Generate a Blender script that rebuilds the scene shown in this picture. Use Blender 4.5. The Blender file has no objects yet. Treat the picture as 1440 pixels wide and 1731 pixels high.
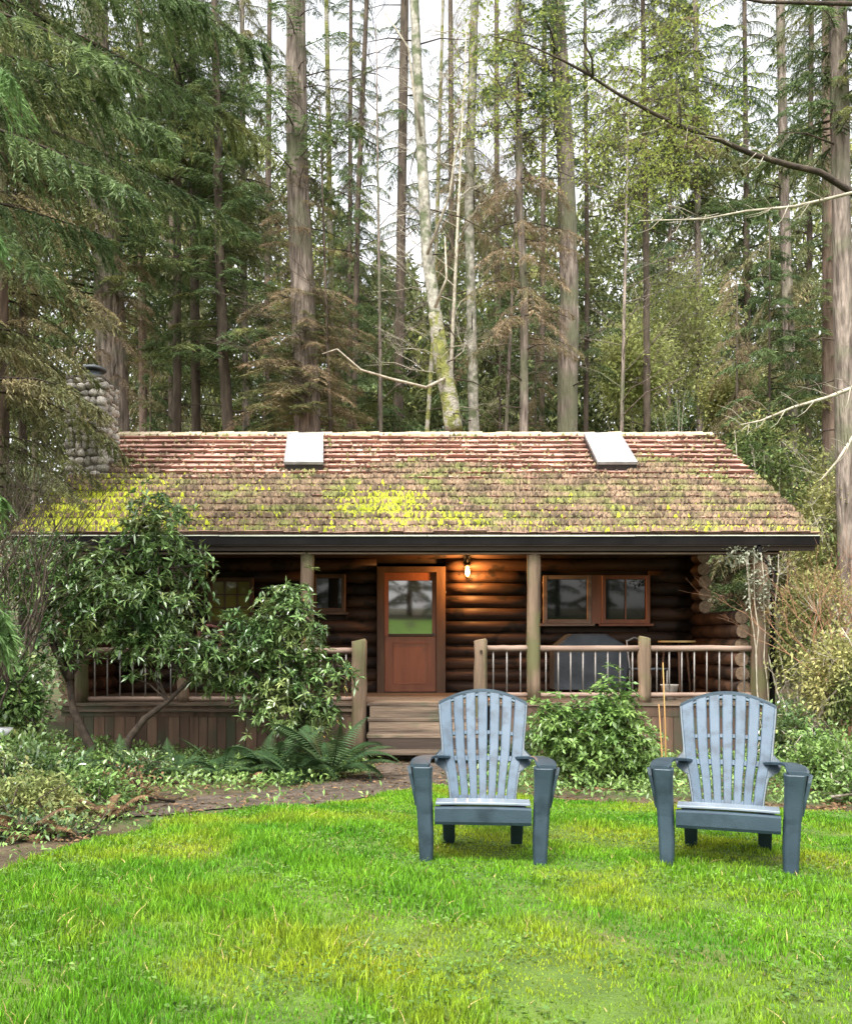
import bpy, bmesh, math, random
import numpy as np
from mathutils import Vector, Matrix, Euler

# ------------------------------------------------------------------ camera, sky, sun, exposure
S = bpy.context.scene
C = S.collection
F, CX, CY, ZC = 1500.0, 683.0, 1083.0, 1.15
cam_d = bpy.data.cameras.new('camera'); cam = bpy.data.objects.new('camera', cam_d); C.objects.link(cam)
cam.location = (0, 0, ZC); cam.rotation_euler = (math.radians(90), 0, 0)
cam_d.sensor_fit = 'VERTICAL'; cam_d.sensor_height = 36; cam_d.sensor_width = 36
cam_d.lens = 36 * F / 1731
cam_d.shift_y = (CY - 865.5) / 1731; cam_d.shift_x = (720 - CX) / 1731
cam_d.clip_start = .05; cam_d.clip_end = 900
S.camera = cam
SUN_EL, SUN_AZ = math.radians(58), math.radians(200)     # high, soft, from behind the camera a little to the left
W = bpy.data.worlds.new('World'); S.world = W; W.use_nodes = True
wn, wl = W.node_tree.nodes, W.node_tree.links
sky = wn.new('ShaderNodeTexSky'); sky.sky_type = 'NISHITA'; sky.sun_disc = False
sky.sun_elevation = SUN_EL; sky.sun_rotation = SUN_AZ; sky.air_density = 1.0; sky.dust_density = 4; sky.ozone_density = 1
hs = wn.new('ShaderNodeHueSaturation'); hs.inputs['Saturation'].default_value = .12; hs.inputs['Value'].default_value = 1.0
wl.new(sky.outputs[0], hs.inputs['Color']); wl.new(hs.outputs[0], wn['Background'].inputs[0])
wn['Background'].inputs[1].default_value = .15
sd = bpy.data.lights.new('sun', 'SUN'); sd.energy = 1.5; sd.angle = math.radians(14); sd.color = (1, .96, .9)
so = bpy.data.objects.new('sun', sd); C.objects.link(so)
dirv = Vector((math.cos(SUN_EL) * math.sin(SUN_AZ), math.cos(SUN_EL) * math.cos(SUN_AZ), math.sin(SUN_EL)))
so.rotation_euler = dirv.to_track_quat('Z', 'Y').to_euler()
S.view_settings.view_transform = 'Standard'; S.view_settings.look = 'None'
S.view_settings.gamma = 1; S.view_settings.use_curve_mapping = False
S.view_settings.exposure = 1.85

R = random.Random(7)
RN = np.random.default_rng(7)

# ------------------------------------------------------------------ helpers
def P(px, py, D):
    return Vector(((px - CX) / F * D, D, ZC + (CY - py) / F * D))
GY = [-300, -60, -8, 3, 4.8, 8, 10, 12.3, 24, 40, 90, 400]
GZ = [14, 4.2, 0, 0, -.05, -.26, -.40, -.55, -.55, .5, 4, 20]
def sstep(a, b, x):
    t = np.clip((np.asarray(x, float) - a) / (b - a), 0, 1); return t * t * (3 - 2 * t)
def gz(x, y):
    x = np.asarray(x, float); y = np.asarray(y, float)
    z = np.interp(y, GY, GZ)
    z = z + .75 * sstep(4.2, 9, x) * sstep(6.0, 9, y) + .35 * sstep(2.6, 6, -x) * sstep(4, 6, y)
    return z + .012 * np.sin(x * 3.1 + y * 1.7) + .01 * np.sin(x * 1.3 - y * 4.1)
LX = [-9, -5, -3, -2.05, -1.8, -1.66, -1.07, -.34, .1, .4, .8, 1.1, 2.1, 3.3, 6, 9]
LY = [3.0, 3.3, 3.9, 4.5, 6.0, 6.5, 6.9, 7.8, 8.6, 9.0, 8.6, 7.8, 7.4, 6.8, 6.4, 6.2]
def lawn_far(x): return np.interp(x, LX, LY)
def ground_at(px, py):
    D = 6.0
    for _ in range(60):
        h = ZC - float(gz((px - CX) / F * D, D)); D = .5 * D + .5 * h * F / (py - CY)
    return (px - CX) / F * D, D

def props(o, label=None, cat=None, group=None, kind=None):
    for k, v in (('label', label), ('category', cat), ('group', group), ('kind', kind)):
        if v: o[k] = v
    return o
def thing(name, label, cat, loc=(0, 0, 0), rz=0, group=None):
    o = bpy.data.objects.new(name, None); C.objects.link(o); o.empty_display_size = .2
    o.location = loc; o.rotation_euler = (0, 0, rz)
    return props(o, label, cat, group)
def wloc(o):
    v = Vector((0, 0, 0))
    while o is not None: v += o.location; o = o.parent
    return v
def link(name, me, mats, parent=None, world=False, loc=None, rot=None, scale=None):
    o = bpy.data.objects.new(name, me); C.objects.link(o)
    if mats is not None and not me.materials:
        for m in (mats if isinstance(mats, (list, tuple)) else [mats]): me.materials.append(m)
    if parent is not None:
        o.parent = parent
        if world: me.transform(Matrix.Translation(-wloc(parent)))
    if loc is not None: o.location = loc
    if rot is not None: o.rotation_euler = rot
    if scale is not None: o.scale = scale
    return o
def copy_to(o, parent, loc=None, rot=None, scale=None):
    c = o.copy(); C.objects.link(c); c.parent = parent
    if loc is not None: c.location = loc
    if rot is not None: c.rotation_euler = rot
    if scale is not None: c.scale = scale
    return c
def tri_mesh(name, V, T, mi=None, smooth=False):
    V = np.asarray(V, np.float32); T = np.asarray(T, np.int32)
    me = bpy.data.meshes.new(name)
    me.vertices.add(len(V)); me.vertices.foreach_set('co', V.ravel())
    n = len(T); k = T.shape[1]
    me.loops.add(n * k); me.loops.foreach_set('vertex_index', T.ravel())
    me.polygons.add(n); me.polygons.foreach_set('loop_start', np.arange(0, n * k, k, dtype=np.int32))
    try: me.polygons.foreach_set('loop_total', np.full(n, k, np.int32))
    except Exception: pass
    if mi is not None: me.polygons.foreach_set('material_index', np.asarray(mi, np.int32))
    if smooth: me.polygons.foreach_set('use_smooth', np.ones(n, bool))
    me.update(calc_edges=True)
    return me
class MB:
    def __init__(s): s.v = []; s.f = []; s.m = []; s.sm = []
    def add(s, v, f, m=0, sm=False):
        b = len(s.v); s.v += [tuple(q) for q in v]
        for q in f: s.f.append([b + i for i in q]); s.m.append(m); s.sm.append(sm)
        return s
    def box(s, x0, x1, y0, y1, z0, z1, m=0, jit=0, bev=0):
        v = [(x, y, z) for x in (x0, x1) for y in (y0, y1) for z in (z0, z1)]
        if jit: v = [(a + R.uniform(-jit, jit), b + R.uniform(-jit, jit), c + R.uniform(-jit, jit)) for a, b, c in v]
        return s.add(v, [(0, 1, 3, 2), (4, 6, 7, 5), (0, 4, 5, 1), (2, 3, 7, 6), (0, 2, 6, 4), (1, 5, 7, 3)], m)
    def tube(s, pts, rad, seg=8, m=0, noise=0, cap=True, sm=True, sy=1.0):
        pts = [Vector(p) for p in pts]; n = len(pts)
        if not isinstance(rad, (list, tuple)): rad = [rad] * n
        v = []; f = []; a = None
        for i, p in enumerate(pts):
            t = (pts[min(i + 1, n - 1)] - pts[max(i - 1, 0)]).normalized()
            if a is None: a = t.orthogonal().normalized()
            a = (a - t * a.dot(t)).normalized(); b = t.cross(a)
            for k in range(seg):
                th = 2 * math.pi * k / seg; r = rad[i] * (1 + (R.uniform(-noise, noise) if noise else 0))
                v.append(p + a * math.cos(th) * r + b * math.sin(th) * r * sy)
        for i in range(n - 1):
            for k in range(seg):
                k2 = (k + 1) % seg
                f.append((i * seg + k, i * seg + k2, (i + 1) * seg + k2, (i + 1) * seg + k))
        s.add(v, f, m, sm)
        if cap:
            b0 = len(s.v) - len(v)
            s.f.append([b0 + k for k in range(seg)][::-1]); s.m.append(m); s.sm.append(False)
            s.f.append([b0 + (n - 1) * seg + k for k in range(seg)]); s.m.append(m); s.sm.append(False)
        return s
    def prism(s, outline, y0, y1, m=0):          # outline in x,z ; extruded along y
        n = len(outline)
        v = [(x, y0, z) for x, z in outline] + [(x, y1, z) for x, z in outline]
        f = [tuple(range(n)), tuple(range(2 * n - 1, n - 1, -1))] + [(i, i + n, (i + 1) % n + n, (i + 1) % n) for i in range(n)]
        return s.add(v, f, m)
    def mesh(s, name, bevel=0):
        me = bpy.data.meshes.new(name); me.from_pydata(s.v, [], s.f)
        me.polygons.foreach_set('material_index', s.m); me.polygons.foreach_set('use_smooth', s.sm)
        if bevel or True:
            bm = bmesh.new(); bm.from_mesh(me); bmesh.ops.recalc_face_normals(bm, faces=bm.faces)
            if bevel:
                bmesh.ops.bevel(bm, geom=[e for e in bm.edges if e.is_manifold and e.calc_face_angle(0) > .6], offset=bevel, segments=1, affect='EDGES', clamp_overlap=True)
            bm.to_mesh(me); bm.free()
        me.update(); return me
    def obj(s, name, mat, parent=None, world=True, bevel=0):
        return link(name, s.mesh(name, bevel), mat, parent, world)

# ------------------------------------------------------------------ materials
def mat(name, c1, c2, scale=4, stretch=(1, 1, 1), rough=.8, bump=.3, bscale=30, c3=None, s3=.8, t3=(.5, .62), spec=.3,
        trans=0, island=0, metal=0, detail=6, hv=0, bdist=.02):
    m = bpy.data.materials.new(name); m.use_nodes = True
    n, l = m.node_tree.nodes, m.node_tree.links
    bs = n['Principled BSDF']
    tc = n.new('ShaderNodeTexCoord'); oi = n.new('ShaderNodeObjectInfo')
    ad = n.new('ShaderNodeVectorMath'); ad.operation = 'ADD'
    ml = n.new('ShaderNodeVectorMath'); ml.operation = 'SCALE'; ml.inputs['Scale'].default_value = 37.0
    cb = n.new('ShaderNodeCombineXYZ')
    for i in range(3): l.new(oi.outputs['Random'], cb.inputs[i])
    l.new(cb.outputs[0], ml.inputs[0]); l.new(tc.outputs['Object'], ad.inputs[0]); l.new(ml.outputs[0], ad.inputs[1])
    mp = n.new('ShaderNodeMapping'); mp.inputs['Scale'].default_value = stretch; l.new(ad.outputs[0], mp.inputs[0])
    nz = n.new('ShaderNodeTexNoise'); nz.inputs['Scale'].default_value = scale; nz.inputs['Detail'].default_value = detail
    l.new(mp.outputs[0], nz.inputs['Vector'])
    rp = n.new('ShaderNodeValToRGB'); rp.color_ramp.elements[0].position = .32; rp.color_ramp.elements[1].position = .68
    rp.color_ramp.elements[0].color = (*c1, 1); rp.color_ramp.elements[1].color = (*c2, 1)
    l.new(nz.outputs['Fac'], rp.inputs[0]); col = rp.outputs[0]
    if c3 is not None:
        n3 = n.new('ShaderNodeTexNoise'); n3.inputs['Scale'].default_value = s3; n3.inputs['Detail'].default_value = 5
        l.new(ad.outputs[0], n3.inputs['Vector'])
        r3 = n.new('ShaderNodeValToRGB'); r3.color_ramp.elements[0].position = t3[0]; r3.color_ramp.elements[1].position = t3[1]
        l.new(n3.outputs['Fac'], r3.inputs[0])
        mx = n.new('ShaderNodeMixRGB'); mx.inputs[2].default_value = (*c3, 1)
        l.new(r3.outputs[0], mx.inputs[0]); l.new(col, mx.inputs[1]); col = mx.outputs[0]
    if island or hv:
        h = n.new('ShaderNodeHueSaturation')
        mr = n.new('ShaderNodeMapRange')
        if island:
            g = n.new('ShaderNodeNewGeometry'); l.new(g.outputs['Random Per Island'], mr.inputs[0]); w = island
        else: l.new(oi.outputs['Random'], mr.inputs[0]); w = hv
        mr.inputs[3].default_value = 1 - w; mr.inputs[4].default_value = 1 + w
        l.new(mr.outputs[0], h.inputs['Value']); l.new(col, h.inputs['Color']); col = h.outputs[0]
    l.new(col, bs.inputs['Base Color'])
    bs.inputs['Roughness'].default_value = rough; bs.inputs['Specular IOR Level'].default_value = spec; bs.inputs['Metallic'].default_value = metal
    if bump:
        nb = n.new('ShaderNodeTexNoise'); nb.inputs['Scale'].default_value = bscale; nb.inputs['Detail'].default_value = 4
        l.new(mp.outputs[0], nb.inputs['Vector'])
        bp = n.new('ShaderNodeBump'); bp.inputs['Strength'].default_value = bump; bp.inputs['Distance'].default_value = bdist
        l.new(nb.outputs['Fac'], bp.inputs['Height']); l.new(bp.outputs[0], bs.inputs['Normal'])
    if trans:
        tr = n.new('ShaderNodeBsdfTranslucent'); l.new(col, tr.inputs[0])
        ms = n.new('ShaderNodeMixShader'); ms.inputs[0].default_value = trans
        l.new(bs.outputs[0], ms.inputs[1]); l.new(tr.outputs[0], ms.inputs[2]); l.new(ms.outputs[0], n['Material Output'].inputs[0])
    return m
M = {}
M['ground'] = mat('forest_floor', (.045, .032, .018), (.10, .075, .04), 3, rough=1, bump=.8, bscale=12, c3=(.05, .075, .02), s3=.9, t3=(.48, .6), bdist=.05)
M['lawn'] = mat('lawn_soil', (.05, .085, .014), (.085, .14, .02), 5, rough=1, bump=.8, bscale=40, c3=(.10, .10, .03), s3=2, t3=(.55, .7))
M['lawn_far'] = mat('mown_lawn', (.10, .20, .02), (.16, .28, .035), 2, rough=1, bump=.8, bscale=20)
M['path'] = mat('path_dirt', (.045, .035, .025), (.105, .08, .06), 6, rough=1, bump=.9, bscale=40, c3=(.04, .032, .02), s3=7, t3=(.5, .65))
M['grass'] = mat('grass_blades', (.07, .215, .010), (.165, .34, .018), 1.6, rough=.5, bump=0, c3=(.26, .33, .02), s3=1.1, t3=(.49, .66), trans=.4, island=.6, spec=.3)
M['straw'] = mat('dry_stems', (.20, .15, .05), (.32, .25, .10), 3, rough=.9, bump=0, island=.4)
M['fir'] = mat('fir_needles', (.06, .10, .038), (.145, .205, .075), 1.1, rough=.6, bump=0, c3=(.21, .21, .07), s3=.5, t3=(.5, .68), trans=.4, island=.6, spec=.3)
M['fir_mix'] = mat('fir_needles_olive', (.09, .11, .045), (.19, .20, .08), 1.1, rough=.6, bump=0, c3=(.28, .23, .12), s3=.5, t3=(.48, .66), trans=.4, island=.6, spec=.3)
M['fir_bright'] = mat('fir_needles_fresh', (.08, .16, .05), (.16, .26, .08), 1.5, rough=.6, bump=0, trans=.35, island=.35, spec=.25)
M['fir_dead'] = mat('fir_needles_dead', (.20, .145, .085), (.36, .28, .18), 1.1, rough=.9, bump=0, c3=(.20, .19, .09), s3=.7, t3=(.5, .66), trans=.25, island=.3, spec=.1)
M['far'] = mat('far_foliage', (.055, .075, .035), (.16, .175, .07), .5, rough=.8, bump=0, c3=(.34, .36, .12), s3=.2, t3=(.52, .64), trans=.35, island=.5, spec=.1)
M['leaf_yel'] = mat('spring_leaves', (.17, .22, .045), (.30, .33, .075), 1.1, rough=.6, bump=0, trans=.4, island=.4)
M['rhodo'] = mat('rhododendron_leaves', (.04, .095, .025), (.17, .265, .085), 2, rough=.26, bump=0, c3=(.22, .27, .09), s3=2.5, t3=(.52, .66), trans=.18, island=.65, spec=.9)
M['shrub'] = mat('shrub_leaves', (.08, .16, .035), (.20, .30, .08), 2, rough=.38, bump=0, trans=.25, island=.5, spec=.5)
M['bank'] = mat('bramble_leaves', (.20, .22, .07), (.38, .36, .14), .9, rough=.6, bump=0, c3=(.10, .16, .045), s3=.8, t3=(.5, .62), trans=.35, island=.45)
M['fern'] = mat('fern_fronds', (.022, .052, .018), (.05, .09, .032), 2, rough=.5, bump=0, trans=.2, island=.25)
M['bracken'] = mat('dead_bracken', (.085, .05, .026), (.20, .12, .06), 3, rough=.9, bump=0, trans=.2, island=.4)
M['bark'] = mat('fir_bark', (.075, .058, .046), (.30, .245, .20), 15, (1, 1, .14), .95, 1, 20, c3=(.13, .13, .08), s3=1.1, t3=(.5, .64), bdist=.09)
M['bark_red'] = mat('cedar_bark', (.075, .052, .038), (.185, .13, .095), 12, (1, 1, .15), .95, 1, 16, c3=(.10, .10, .055), s3=1.3, t3=(.52, .64), bdist=.06)
M['bark_dark'] = mat('dark_bark', (.045, .034, .025), (.11, .085, .06), 9, (1, 1, .25), .95, .8, 14, bdist=.04)  # dark brown bark of the slimmer trunks
M['bark_pale'] = mat('alder_bark', (.15, .14, .11), (.40, .375, .31), 11, (1, 1, .8), .9, .8, 18, c3=(.10, .115, .06), s3=3.4, t3=(.48, .6), bdist=.03)
M['bark_moss'] = mat('mossy_bark', (.10, .11, .035), (.22, .22, .06), 7, (1, 1, 1), .95, 1, 24, c3=(.26, .24, .19), s3=4, t3=(.46, .56), bdist=.04)
M['branch'] = mat('branch_bark', (.025, .018, .013), (.07, .052, .036), 12, rough=.9, bump=.5)
M['branch_pale'] = mat('lichen_branch', (.20, .17, .12), (.42, .38, .30), 10, rough=.9, bump=.5)
M['shingle'] = mat('cedar_shingle', (.28, .155, .12), (.46, .285, .23), 3, (1, 1, 1), .9, .5, 40, c3=(.18, .135, .095), s3=2.2, t3=(.55, .69), island=.28)
M['ridge'] = mat('ridge_shingle', (.30, .25, .15), (.42, .34, .25), 3, rough=.9, bump=.5, island=.2)
M['moss'] = mat('roof_moss', (.19, .22, .015), (.38, .40, .03), 5, rough=1, bump=0, island=.5, trans=.1)
M['litter'] = mat('roof_litter', (.07, .052, .032), (.185, .125, .08), 2.5, rough=1, bump=0, c3=(.115, .115, .04), s3=2.2, t3=(.48, .62), island=.7)
M['log'] = mat('porch_shade_log', (.020, .010, .006), (.062, .030, .016), 5, (.18, 1, 1), .6, .4, 20, hv=.35, spec=.25, c3=(.014, .008, .005), s3=3, t3=(.55, .6))  # log brown darkened further, porch shade put into the colour
M['logend'] = mat('log_end_grain', (.12, .08, .05), (.24, .17, .11), 20, rough=.9, bump=.4)
M['chink'] = mat('wall_core', (.02, .013, .009), (.04, .025, .016), 5, rough=1, bump=0)
M['door'] = mat('red_cedar_door', (.15, .045, .02), (.25, .085, .036), 3, (1, 1, .2), .5, .15, 30, spec=.4)
M['trim'] = mat('window_trim', (.055, .028, .016), (.11, .06, .034), 5, (1, 1, .2), .6, .2, 30)
M['post'] = mat('peeled_post', (.06, .040, .026), (.18, .125, .082), 9, (1, 1, .10), .8, .8, 22, c3=(.085, .08, .035), s3=1.8, t3=(.48, .62), hv=.2, bdist=.03)
M['rail'] = mat('weathered_rail', (.15, .10, .075), (.27, .195, .15), 7, (.15, 1, 1), .75, .4, 20)
M['deck'] = mat('deck_board', (.055, .038, .027), (.165, .12, .082), 9, (.10, 1, 1), .75, .7, 24, hv=.3, c3=(.06, .06, .035), s3=2, t3=(.56, .7))
M['skirt'] = mat('skirt_board', (.05, .030, .019), (.12, .073, .047), 8, (1, 1, .12), .8, .4, 24, c3=(.05, .052, .03), s3=1.5, t3=(.5, .65), hv=.3)
M['metal_bal'] = mat('metal_baluster', (.15, .14, .13), (.24, .225, .21), 8, rough=.55, bump=0, metal=.2)
M['gutter'] = mat('gutter_metal', (.008, .007, .007), (.016, .014, .014), 3, rough=.7, bump=0, spec=.15)
M['gutter_lip'] = mat('gutter_lip', (.34, .35, .29), (.50, .52, .40), 3, rough=.5, bump=0)
M['fascia'] = mat('dark_fascia', (.025, .017, .012), (.05, .034, .024), 5, (.1, 1, 1), .7, .3)
M['ceiling'] = mat('porch_ceiling', (.014, .009, .006), (.03, .02, .014), 5, (.1, 1, 1), .8, .2)  # boards kept near black, shade under the porch roof put into colour
M['stone'] = mat('fieldstone', (.20, .18, .155), (.48, .44, .385), 7, rough=.9, bump=.6, bscale=20, hv=.4, c3=(.11, .115, .07), s3=3, t3=(.57, .7))
M['mortar'] = mat('mortar', (.07, .062, .05), (.12, .105, .085), 14, rough=1, bump=.5)
M['flash'] = mat('chimney_cap_metal', (.07, .08, .085), (.14, .15, .16), 4, rough=.5, bump=0, metal=.4)
M['sky_frame'] = mat('skylight_frame', (.02, .02, .022), (.04, .04, .042), 4, rough=.4, bump=0)
M['flash_light'] = mat('skylight_flashing', (.22, .22, .22), (.36, .36, .35), 6, rough=.5, bump=0, metal=.3)
M['sky_dome'] = mat('skylight_acrylic', (.50, .52, .54), (.68, .70, .72), 3, rough=.2, bump=0, spec=.5, c3=(.36, .38, .36), s3=5, t3=(.56, .8))
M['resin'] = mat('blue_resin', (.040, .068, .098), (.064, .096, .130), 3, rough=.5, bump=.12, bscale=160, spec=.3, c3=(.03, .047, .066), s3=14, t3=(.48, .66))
M['resin_dark'] = mat('blue_resin_shaded', (.020, .036, .050), (.032, .053, .069), 3, rough=.45, bump=.12, bscale=120, spec=.4, c3=(.014, .025, .034), s3=8, t3=(.5, .7))  # same blue plastic, shade on legs, arms and rims put into colour
M['resin_seat'] = mat('blue_resin_sky_lit', (.13, .16, .19), (.20, .23, .26), 5, rough=.35, bump=.1, bscale=120, spec=.5)  # same plastic made lighter, sky reflection on the seat put into colour
M['cover'] = mat('grill_cover', (.028, .033, .038), (.05, .055, .062), 3, rough=.75, bump=.5, bscale=3, bdist=.12)
M['blackmetal'] = mat('black_metal', (.012, .012, .012), (.025, .025, .025), 4, rough=.45, bump=0, spec=.5)
M['yellow'] = mat('varnished_seat', (.34, .22, .08), (.46, .31, .13), 4, rough=.5, bump=.1)
M['white'] = mat('white_enamel', (.72, .73, .74), (.80, .81, .82), 3, rough=.35, bump=0)
M['stake'] = mat('orange_cane', (.28, .15, .05), (.40, .24, .08), 5, rough=.7, bump=.2)
M['pale_leaf'] = mat('brightened_understory_leaves', (.28, .32, .10), (.46, .48, .20), .8, rough=.6, bump=0, trans=.45, island=.4)  # base colour raised so the leaves look lit under the shading firs
M['cane'] = mat('reddish_cane', (.16, .08, .045), (.32, .18, .10), 6, rough=.8, bump=0)
M['ivy'] = mat('pale_ivy', (.20, .22, .15), (.38, .39, .30), 3, rough=.5, bump=0, island=.4, trans=.2)
M['grey_leaf'] = mat('clover_leaves', (.055, .12, .02), (.12, .20, .04), 2, rough=.6, bump=0, island=.4, trans=.2)
M['wreath'] = mat('wreath_twigs', (.06, .025, .02), (.13, .05, .035), 8, rough=.9, bump=.4)
def glass_mat(name, tint):
    m = bpy.data.materials.new(name); m.use_nodes = True; n, l = m.node_tree.nodes, m.node_tree.links
    b = n['Principled BSDF']; b.inputs['Base Color'].default_value = (*tint, 1); b.inputs['Roughness'].default_value = .03
    b.inputs['Specular IOR Level'].default_value = .5 if name != 'door_glass' else 1.0; b.inputs['IOR'].default_value = 1.5 if name != 'door_glass' else 1.9
    nz = n.new('ShaderNodeTexNoise'); nz.inputs['Scale'].default_value = 3; bp = n.new('ShaderNodeBump'); bp.inputs['Strength'].default_value = .04
    l.new(nz.outputs['Fac'], bp.inputs['Height']); l.new(bp.outputs[0], b.inputs['Normal']); return m
M['glass'] = glass_mat('window_glass', (.012, .013, .012))
M['door_glass'] = glass_mat('door_glass', (.012, .013, .012))
M['glass_amber'] = glass_mat('amber_glass', (.17, .15, .035))  # amber green tint in the pane colour
m = bpy.data.materials.new('lamp_glow'); m.use_nodes = True
b = m.node_tree.nodes['Principled BSDF']; b.inputs['Base Color'].default_value = (1, .6, .25, 1)
b.inputs['Emission Color'].default_value = (1, .52, .14, 1); b.inputs['Emission Strength'].default_value = 1.3
M['glow'] = m

# ------------------------------------------------------------------ setting: ground, lawn, path
def sheet(name, xs, yf, nv, mt, off):
    nx = len(xs); V = []
    for x in xs:
        y0, y1 = yf(x)
        for j in range(nv + 1):
            y = y0 + (y1 - y0) * j / nv; V.append((x, y, float(gz(x, y)) + off))
    T = [(i * (nv + 1) + j, (i + 1) * (nv + 1) + j, (i + 1) * (nv + 1) + j + 1, i * (nv + 1) + j + 1) for i in range(nx - 1) for j in range(nv)]
    return props(link(name, tri_mesh(name, V, T, smooth=True), mt), kind='structure')
gx = np.concatenate([np.linspace(-300, -14, 14)[:-1], np.linspace(-14, 14, 94), np.linspace(14, 300, 14)[1:]])
gyv = np.concatenate([np.linspace(-120, -4, 8)[:-1], np.linspace(-4, 26, 100), np.linspace(26, 400, 20)[1:]])
XX, YY = np.meshgrid(gx, gyv, indexing='ij'); ZZ = gz(XX, YY)
n1 = len(gyv)
idx = (np.arange(len(gx) - 1)[:, None] * n1 + np.arange(n1 - 1)[None, :]).ravel()
props(link('ground', tri_mesh('ground', np.stack([XX, YY, ZZ], -1).reshape(-1, 3), np.stack([idx, idx + n1, idx + n1 + 1, idx + 1], -1), smooth=True), M['ground']), kind='structure')
sheet('lawn', np.linspace(-7, 7.5, 140), lambda x: (-4, float(lawn_far(x))), 100, M['lawn'], .014)
sheet('lawn', np.linspace(-22, 22, 60), lambda x: (-44, -4.0), 60, M['lawn_far'], .014)
pc = [(-2.35, 6.75, .25), (-1.9, 7.1, .42), (-1.2, 7.75, .5), (-.5, 8.65, .55), (.1, 9.8, .7), (.35, 11.0, .75), (.35, 12.2, .8)]
V = []
for i in range(57):
    t = i / 56 * (len(pc) - 1); k = min(int(t), len(pc) - 2); u = t - k
    a, b2 = pc[k], pc[k + 1]; x = a[0] + (b2[0] - a[0]) * u; y = a[1] + (b2[1] - a[1]) * u; w = a[2] + (b2[2] - a[2]) * u
    d = Vector((b2[0] - a[0], b2[1] - a[1])).normalized()
    for j in range(9):
        s = (j / 8 - .5) * 2 * w * (1 + .07 * math.sin(i * .9 + j)); X, Y = x + d.y * s, y - d.x * s
        V.append((X, Y, float(gz(X, Y)) + .009))
T = [(i * 9 + j, i * 9 + j + 1, (i + 1) * 9 + j + 1, (i + 1) * 9 + j) for i in range(56) for j in range(8)]
props(link('path', tri_mesh('path', V, T, smooth=True), M['path']), kind='structure')

# ------------------------------------------------------------------ log cabin
DE, DR, ZE, ZR = 12.9, 17.4, ZC + 1.53, ZC + 4.02      # eave and ridge: depth, height
RX0, RX1 = -5.66, 6.0
DW, DP = 15.5, 13.1                                     # front wall, porch posts
ZD = ZC - .91                                           # deck top
cabin = thing('log_cabin', 'single storey log cabin with mossy shingle roof and railed front porch', 'cabin', (0, DP, -.55))
def cab(mb, name, mt, parent=None, bevel=0): return mb.obj(name, mt, parent or cabin, True, bevel)
slope = math.hypot(DR - DE, ZR - ZE)
def roofpt(x, s, lift=0):                               # s metres up from the eave
    t = s / slope; nx = (DR - DE) / slope; nz = (ZR - ZE) / slope
    return (x, DE + (DR - DE) * t - nz * lift, ZE + (ZR - ZE) * t + nx * lift)
mb = MB()
v = [roofpt(RX0, 0, -.06), roofpt(RX1, 0, -.06), roofpt(RX1, slope, -.06), roofpt(RX0, slope, -.06), roofpt(RX0, 0, -.01), roofpt(RX1, 0, -.01), roofpt(RX1, slope, -.01), roofpt(RX0, slope, -.01)]
mb.add(v, [(0, 1, 2, 3), (4, 5, 6, 7), (0, 1, 5, 4), (1, 2, 6, 5), (2, 3, 7, 6), (3, 0, 4, 7)])
v2 = [(x, 2 * DR - y + .01, z) for x, y, z in v]
mb.add(v2, [(0, 1, 2, 3), (4, 5, 6, 7), (0, 1, 5, 4), (1, 2, 6, 5), (2, 3, 7, 6), (3, 0, 4, 7)])
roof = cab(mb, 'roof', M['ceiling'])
EXPO = .305; nrow = int(slope / EXPO) + 1
for r in range(nrow):
    mb = MB(); s0 = r * EXPO - .02; x = RX0 - .03
    while x < RX1:
        w = R.uniform(.14, .34); x1 = min(x + w, RX1 + .03)
        sj = s0 + R.uniform(-.014, .014); top = min(s0 + EXPO + .03, slope + .0); th = R.uniform(.062, .082); wob = .006 * math.sin(x * 1.9 + r)
        q = [roofpt(x + .004, sj + .05, 0), roofpt(x1 - .004, sj + .05, 0), roofpt(x1 - .004, top, 0), roofpt(x + .004, top, 0),
             roofpt(x + .004, sj, th + wob), roofpt(x1 - .004, sj, th + wob + R.uniform(-.006, .006)), roofpt(x1 - .004, top, .006), roofpt(x + .004, top, .006)]
        mb.add(q, [(4, 5, 6, 7), (0, 1, 5, 4), (1, 2, 6, 5), (3, 0, 4, 7)])
        x = x1
    cab(mb, 'shingle_course', M['shingle'], roof)
# rear slope, plain courses
mb = MB()
for r in range(nrow):
    s0 = r * EXPO; a = roofpt(RX0, s0, .04); b_ = roofpt(RX1, min(s0 + EXPO, slope), .005)
    mb.add([(RX0, 2 * DR - a[1], a[2]), (RX1, 2 * DR - a[1], a[2]), (RX1, 2 * DR - b_[1], b_[2]), (RX0, 2 * DR - b_[1], b_[2])], [(0, 1, 2, 3)])
cab(mb, 'rear_shingles', M['shingle'], roof)
# ridge caps
x = RX0
rc = []
while x < RX1:
    w = R.uniform(.22, .34); x1 = min(x + w, RX1 + .03); h = R.uniform(.035, .06)
    mb = MB()
    mb.add([(x, DR - .13, ZR - .06 + h), (x1, DR - .13, ZR - .05 + h), (x1, DR, ZR + .03 + h), (x, DR, ZR + .02 + h), (x1, DR + .13, ZR - .05), (x, DR + .13, ZR - .05), (x, DR - .135, ZR - .085), (x1, DR - .135, ZR - .085)],
           [(0, 1, 2, 3), (3, 2, 4, 5), (6, 7, 1, 0), (1, 7, 4, 2), (0, 3, 5, 6)])
    cab(mb, 'ridge_cap', M['ridge'], roof); x = x1
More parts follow.
